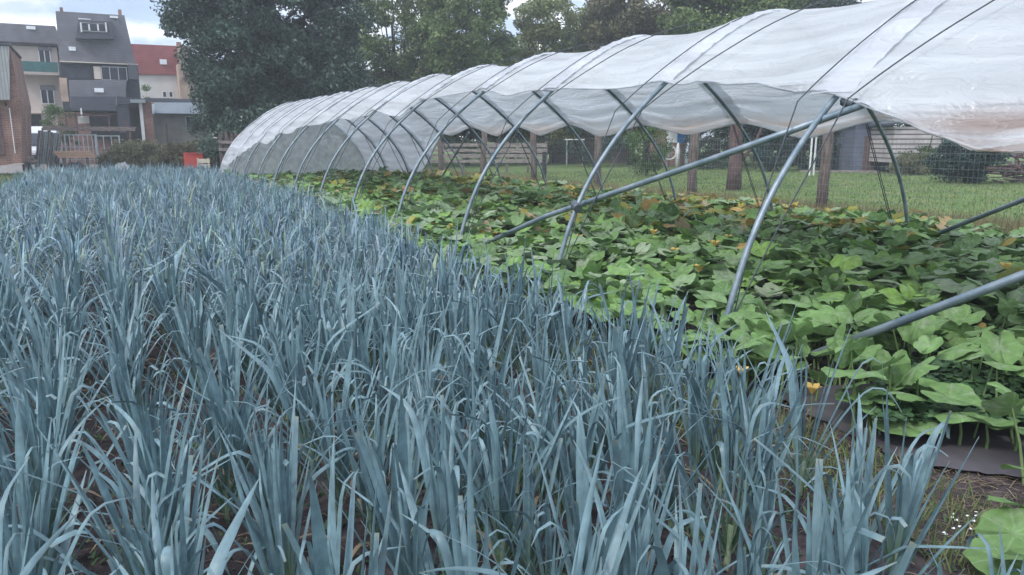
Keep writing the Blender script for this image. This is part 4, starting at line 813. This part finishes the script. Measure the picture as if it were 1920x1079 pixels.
def heap(name, label, Y, a, b, c, mat, n=14):
    x0, z1 = fz(a, b, Y); x1, _ = fz(c, b, Y); V = []; cx = (x0+x1)/2; hw = (x1-x0)/2; gg = np.random.default_rng(int(a)); 
    for i_ in range(n+1):
        for j in range(n+1):
            s, t = i_/n*2-1, j/n*2-1; r = max(abs(s), abs(t)); V.append((cx+s*hw, Y+t*.7, max(0.0, z1*(1-r**2.2)*(0.72+.28*math.sin(s*5+j)+gg.normal(0, .06)))))
    i0 = np.arange((n+1)**2).reshape(n+1, n+1); Q = np.stack([i0[:-1,:-1], i0[1:,:-1], i0[1:,1:], i0[:-1,1:]], -1).reshape(-1, 4); o = npmesh(name, np.array(V), Q, M[mat], smooth=True); return tag(o, label, name.split('_')[-1])
heap('tarp_heap', 'crumpled near-black tarpaulin on the ground before the gates', 41, 108, 303, 175, 'dark'); heap('tarp_heap', 'crumpled pale grey tarpaulin right of the gates', 41, 205, 304, 250, 'grey_tarp'); heap('tarp_heap', 'small black tarpaulin heap between two grey ones', 41.3, 180, 301, 212, 'dark'); heap('rubble_heap', 'light brown rubble heap at the yard edge near the left', 39, 62, 308, 100, 'post_wood')
# rack rail of rusty poles
rk = empty('pole_rack', (fz(160, 262, 48)[0], 48, 0), label='rusty pole rack standing under the planks', cat='rack'); m = MB()
for a in (128, 147, 208, 240): x, _ = fz(a, 262, 48); m.beam((x, 48, 0), (x, 48, fz(a, 212 if a != 240 else 225, 48)[1]), .08, .08)
x0, z = fz(128, 216, 48); x1, _ = fz(208, 216, 48); m.beam((x0, 48, z), (x1, 48, z), .08, .08); m.build('poles', M['bark_red'], rk)
# red crate and cream box
x0, z1 = fz(346, 289, 42); x1, _ = fz(380, 289, 42); rc = empty('red_crate', ((x0+x1)/2, 42, 0), label='bright red plastic crate on the grass left of the tunnel', cat='crate')
m = MB(); m.box(x0, x1, 42, 42.03, .03, z1); m.box(x0, x1, 42.6, 42.63, .03, z1); m.box(x0, x0+.03, 42.03, 42.6, .03, z1); m.box(x1-.03, x1, 42.03, 42.6, .03, z1); m.box(x0+.03, x1-.03, 42.03, 42.6, .03, .06); m.build('body', M['red'], rc); MB().box(x0-.02, x1+.02, 41.97, 42.66, z1+.003, z1+.05).build('lid', M['red'], rc)
x0, z1 = fz(371, 297, 40.5); x1, _ = fz(393, 297, 40.5); cb = empty('wooden_box', ((x0+x1)/2, 40.5, 0), label='cream wooden box with slats beside the red crate', cat='box'); m = MB()
for k in range(3): m.box(x0, x1, 40.5, 40.53, .02+k*z1/3, .02+(k+.8)*z1/3)
m.build('slats', M['cream'], cb); m = MB(); m.box(x0, x0+.05, 40.54, 41.0, .02, z1); m.box(x1-.05, x1, 40.54, 41.0, .02, z1); m.build('side', M['orange_wood'], cb)
# short old posts left of the tunnel
ps = empty('rail_fence', (fz(425, 262, 38)[0], 38, 0), label='old reddish-white post and rail fence between the dark tree and tunnel end', cat='fence'); m = MB()
for a, t in ((411, 250), (422, 247), (433, 252), (441, 250)): x, z = fz(a, t, 38); m.beam((x, 38, 0), (x+.03, 38, z), .12, .12)
m.build('posts', M['bark_red'], ps); x0, z = fz(409, 266, 37.9); x1, _ = fz(444, 268, 37.9); m = MB(); m.beam((x0, 37.9, z), (x1, 37.9, z-.05), .05, .14); m.beam((x0, 37.9, z-.35), (x1, 37.9, z-.4), .05, .14); m.build('rails', M['old_wood'], ps)
# left bushes
def ybush(label, px, Y, py, rx, mat, n=60, nm='shrub'):
    x, z = fz(px, py, Y); tree(nm, label, 'shrub', (x, Y, 0), z, [(0, 0, z*.5, rx, .8, z*.5)], n, 150, .055, mat, r0=.04, crad=(.2, .5), seed=int(px))
ybush('bright green bush in front of the beige building', 103, 54, 190, 1.0, 'bush', 40); ybush('green shrub peeking over the open shed in front of the white house', 268, 56, 158, .8, 'bush', 26)
ybush('dark leafy shrub below the left side of the big tree', 385, 44, 195, .9, 'tree_dark', 44); 
for k, (px, lab) in enumerate(((235, 'brownish dry bush right of the metal gates'), (285, 'brownish dry bush below the garage wall'), (335, 'brownish dry bush behind the red crate'), (385, 'brownish dry bush between the red crate and rail fence'))): ybush(lab, px, 43.5, 268-(k % 2)*5, 1.15, 'tree_brown', 60)
st = empty('garden_stake', (fz(311, 262, 43)[0], 43, 0), label='thin dark stake standing before the garage wall', cat='stake'); x, z = fz(311, 232, 43); MB().beam((x, 43, 0), (x, 43, z), .09, .09).build('shaft', M['bark'], st)
tag(sheet('kerb_board', 2.2, 5.0, 34.0, 34.25, 0.12, M['post_wood'], 1.0, 0), 'long grey board edging the far end of the leek bed', 'board'); 

# ------------------------------------------------------------------ objects behind the fence on the right
def obb(m, px0, px1, py0, py1, Z, d, zb=None):     # box facing the camera at depth Z
    A = atZ(px0, py0, Z); B_ = atZ(px1, py0, Z); C2 = atZ((px0+px1)/2, py1, Z); u = _hf; z1 = A[2]; z0 = C2[2] if zb is None else zb
    b4 = [A[:2], B_[:2], B_[:2]+u[:2]*d, A[:2]+u[:2]*d]; m.add([(p[0], p[1], z0) for p in b4]+[(p[0], p[1], z1) for p in b4], [(0,3,2,1),(4,5,6,7),(0,1,5,4),(1,2,6,5),(2,3,7,6),(3,0,4,7)]); return m
def thing(name, label, cat_, px, Z, group=None): p = atZ(px, 262, Z); return empty(name, (p[0], p[1], 0), label=label, cat=cat_, group=group)
T = thing('pallet_fence', 'low fence of weathered pallet boards behind the pumpkins', 'fence', 905, 39)
zz = [(268, 276), (279, 286), (290, 296), (300, 306)]
for a, b in ((778, 905), (908, 1028)):
    for (t, u_) in zz: obb(MB(), a+R.uniform(0, 6), b-R.uniform(0, 6), t+R.uniform(-1.5, 1.5), u_+R.uniform(-1, 1), 39, .03).build('board', M['old_wood'], T)
for a in (782, 830, 868, 905, 950, 990, 1024): obb(MB(), a-2.5, a+2.5, 266, 315, 39.08, .08, 0).build('upright', M['post_wood'], T)
T = thing('old_post', 'short black charred post in the grass right of the pallets', 'post', 1021, 33); m = MB(); obb(m, 1017, 1025, 285, 330, 33, .15, 0); m.build('post', M['dark'], T, .02)
T = thing('garden_shed', 'grey-brown shed with a small pale window behind the fence', 'building', 1110, 56); obb(MB(), 1040, 1192, 228, 300, 56, 4, 0).build('wall', M['post_wood'], T)
f = obb(MB(), 1066, 1086, 238, 260, 55.95, .05); f = f.build('window', M['white'], T); gq = obb(MB(), 1069, 1075, 242, 256, 55.93, .02).build('pane', M['glass'], None); gq.parent = f
obb(MB(), 1030, 1200, 218, 229, 55.5, 5).build('roof', M['slate_dark'], T)
T = thing('table', 'small table with a dark cloth beside the shed window', 'table', 1078, 50); obb(MB(), 1060, 1096, 261, 263, 50, 1).build('table_top', M['white'], T); 
for a in (1063, 1093): obb(MB(), a-1, a+1, 263, 290, 50, .05, 0).build('leg', M['gate_metal'], T)
T = thing('brick_outhouse', 'red brick outhouse seen under the tunnel film', 'building', 1262, 50); obb(MB(), 1222, 1308, 205, 290, 50, 3, 0).build('wall', M['brick'], T); obb(MB(), 1216, 1314, 196, 206, 49.8, 3.4).build('roof', M['slate_dark'], T)
T = thing('display_board', 'white board standing against the brick outhouse beside a blue tarp', 'board', 1258, 48.5); obb(MB(), 1251, 1273, 228, 266, 48.5, .06).build('board', M['white'], T); obb(MB(), 1253, 1271, 266, 268, 48.45, .12, None).build('shelf', M['white'], T); obb(MB(), 1252, 1256, 268, 300, 48.5, .06, 0).build('leg', M['gate_metal'], T); obb(MB(), 1268, 1272, 268, 300, 48.5, .06, 0).build('leg', M['gate_metal'], T)
T = thing('blue_tarp', 'bright blue tarpaulin hanging in front of the brick outhouse', 'tarp', 1279, 48); m = MB()
for k in range(6): obb(m, 1271+k*2.6, 1273.6+k*2.6, 230, 270-abs(k-2)*2, 48+.06*math.sin(k*2.1), .05)
m.build('sheet', M['blue_tarp'], T)
for (a, w_, lab) in ((1272, 5, 'white plastic canister below the white board'), (1291, 7, 'pale blue plastic canister below the blue tarp')):
    p = atZ(a, 262, 46); z0 = vz(279, 46); T = empty('canister', (p[0], p[1], 0), label=lab, cat='canister'); r = w_/1427*46*.8; MB().tube([(p[0],p[1],0.0),(p[0],p[1],z0-.1),(p[0],p[1],vz(270,46)),(p[0],p[1],vz(268,46))], [r, r, r*.55, r*.3], 12).build('body', M['white'] if w_ == 5 else M['roof_pale'], T); MB().tube([(p[0],p[1],vz(268,46)),(p[0],p[1],vz(266.5,46))], r*.35, 10).build('cap', M['blue_tarp'], T)
p = atZ(1256, 262, 47); T = empty('garden_reel', (p[0], p[1], 0), label='white ring-shaped reel standing beside the brick outhouse', cat='reel'); pts = [(p[0]+_rt[0]*.42*math.cos(t), p[1]+_rt[1]*.42*math.cos(t), .9+.42*math.sin(t)) for t in np.linspace(0, 6.283, 22)]; MB().tube(pts, .05, 6, False).build('rim', M['white'], T)
m = MB(); [m.tube([(p[0],p[1],.9), pts[k]], .012, 4) for k in range(0, 21, 3)]; m.build('spokes', M['gate_metal'], T); MB().beam((p[0],p[1]+.05,0),(p[0],p[1]+.05,.5),.08,.08).build('stand', M['post_wood'], T)
T = thing('blue_grey_shed', 'blue-grey boarded shed beyond the lawn', 'building', 1650, 41); obb(MB(), 1606, 1676, 224, 300, 41, 3, 0).build('wall', M['shed_blue'], T); obb(MB(), 1600, 1679, 214, 225, 40.7, 3.6).build('roof', M['slate_dark'], T); obb(MB(), 1622, 1646, 256, 300, 40.95, .06, .02).build('door', M['bark_red'], T); obb(MB(), 1650, 1664, 262, 282, 40.95, .06).build('window', M['dark'], T)
T = thing('white_shed', 'white clapboard shed with a low gable beyond the lawn', 'building', 1730, 38.5)
obb(MB(), 1678, 1785, 238, 274, 38.5, 3, 0.55).build('wall', M['clapboard'], T)
A = atZ(1672, 236, 38.2); B_ = atZ(1735, 214, 38.2); C2 = atZ(1790, 246, 38.2); h3 = np.array([*_hf[:2], 0])*3.6; m = MB(); dz = np.array([0, 0, .12])
for P0, P1 in ((A, B_), (B_, C2)): m.add([P0, P1, P1+h3, P0+h3, P0+dz, P1+dz, P1+dz+h3, P0+dz+h3], [(0,3,2,1),(4,5,6,7),(0,1,5,4),(1,2,6,5),(2,3,7,6),(3,0,4,7)])
m.build('roof', M['slate_dark'], T); obb(MB(), 1782, 1786.5, 244, 262, 38.3, .1).build('corner_board', M['white'], T); obb(MB(), 1680, 1783, 274, 302, 38.7, .3, 0).build('base', M['post_wood'], T)
tree('shrub', 'grey-brown low brush in front of the white shed base', 'shrub', base(1715, 37), 1, [(0,0,.5,1.6,.5,.6)], 26, 160, .05, 'tree_brown', r0=.03, crad=(.2,.4), seed=130)
for a, lab in ((1523, 'left one of two thin white posts beyond the lawn'), (1531, 'right one of two thin white posts beyond the lawn')):
    T = thing('thin_post', lab, 'post', a, 36); obb(MB(), a-1.3, a+1.3, 258, 300, 36, .05, 0).build('shaft', M['white'], T); obb(MB(), a-1.8, a+1.8, 256, 258, 36, .07).build('cap', M['gate_metal'], T)
T = thing('timber_edging', 'long pale timber edging lying across the lawn', 'board', 1590, 42); A = atZ(1500, 318, 40); B_ = atZ(1650, 317, 39); MB().beam((A[0],A[1],.06), (B_[0],B_[1],.06), .12, .12).build('beam', M['old_wood'], T)
T = thing('wood_pile', 'heap of brown branches at the right edge beyond the lawn', 'wood pile', 1900, 30); m = MB()
for k in range(70):
    p = atZ(R.uniform(1870, 1960), 262, R.uniform(29, 31.5)); a = R.uniform(0, 6.28); z = R.uniform(.05, 1.15); l = R.uniform(.4, 1.1); m.tube([(p[0]-math.cos(a)*l/2, p[1]-math.sin(a)*l/2, z), (p[0]+math.cos(a)*l/2, p[1]+math.sin(a)*l/2, z+R.normal(0, .15))], R.uniform(.02, .07), 6)
m.build('branches', M['bark_red'], T)
T = bld('distant_house', 'dark-roofed house with a white skylight glimpsed behind the trees', 700, 66); Y = 66
R_('wall', T, 'brick', Y, 5, 660, 175, 800, 300); poly(MB(), Y, 5, [(655,178),(680,132),(770,135),(805,180)], .3).build('roof', M['bark_red'], T); sky_light(T, Y, 697, 147, 719, 154, .45)

# ------------------------------------------------------------------ haze
m, N, L = newmat('haze'); o = N('ShaderNodeOutputMaterial'); p = N('ShaderNodeVolumePrincipled'); p.inputs['Color'].default_value = (0.88, 0.94, 1.0, 1); p.inputs['Density'].default_value = 0.0019; p.inputs['Anisotropy'].default_value = 0.1; L(p.outputs[0], o.inputs['Volume'])
tag(MB().box(-60, 90, -20, 110, -1.0, 22).build('haze', m), kind='stuff')
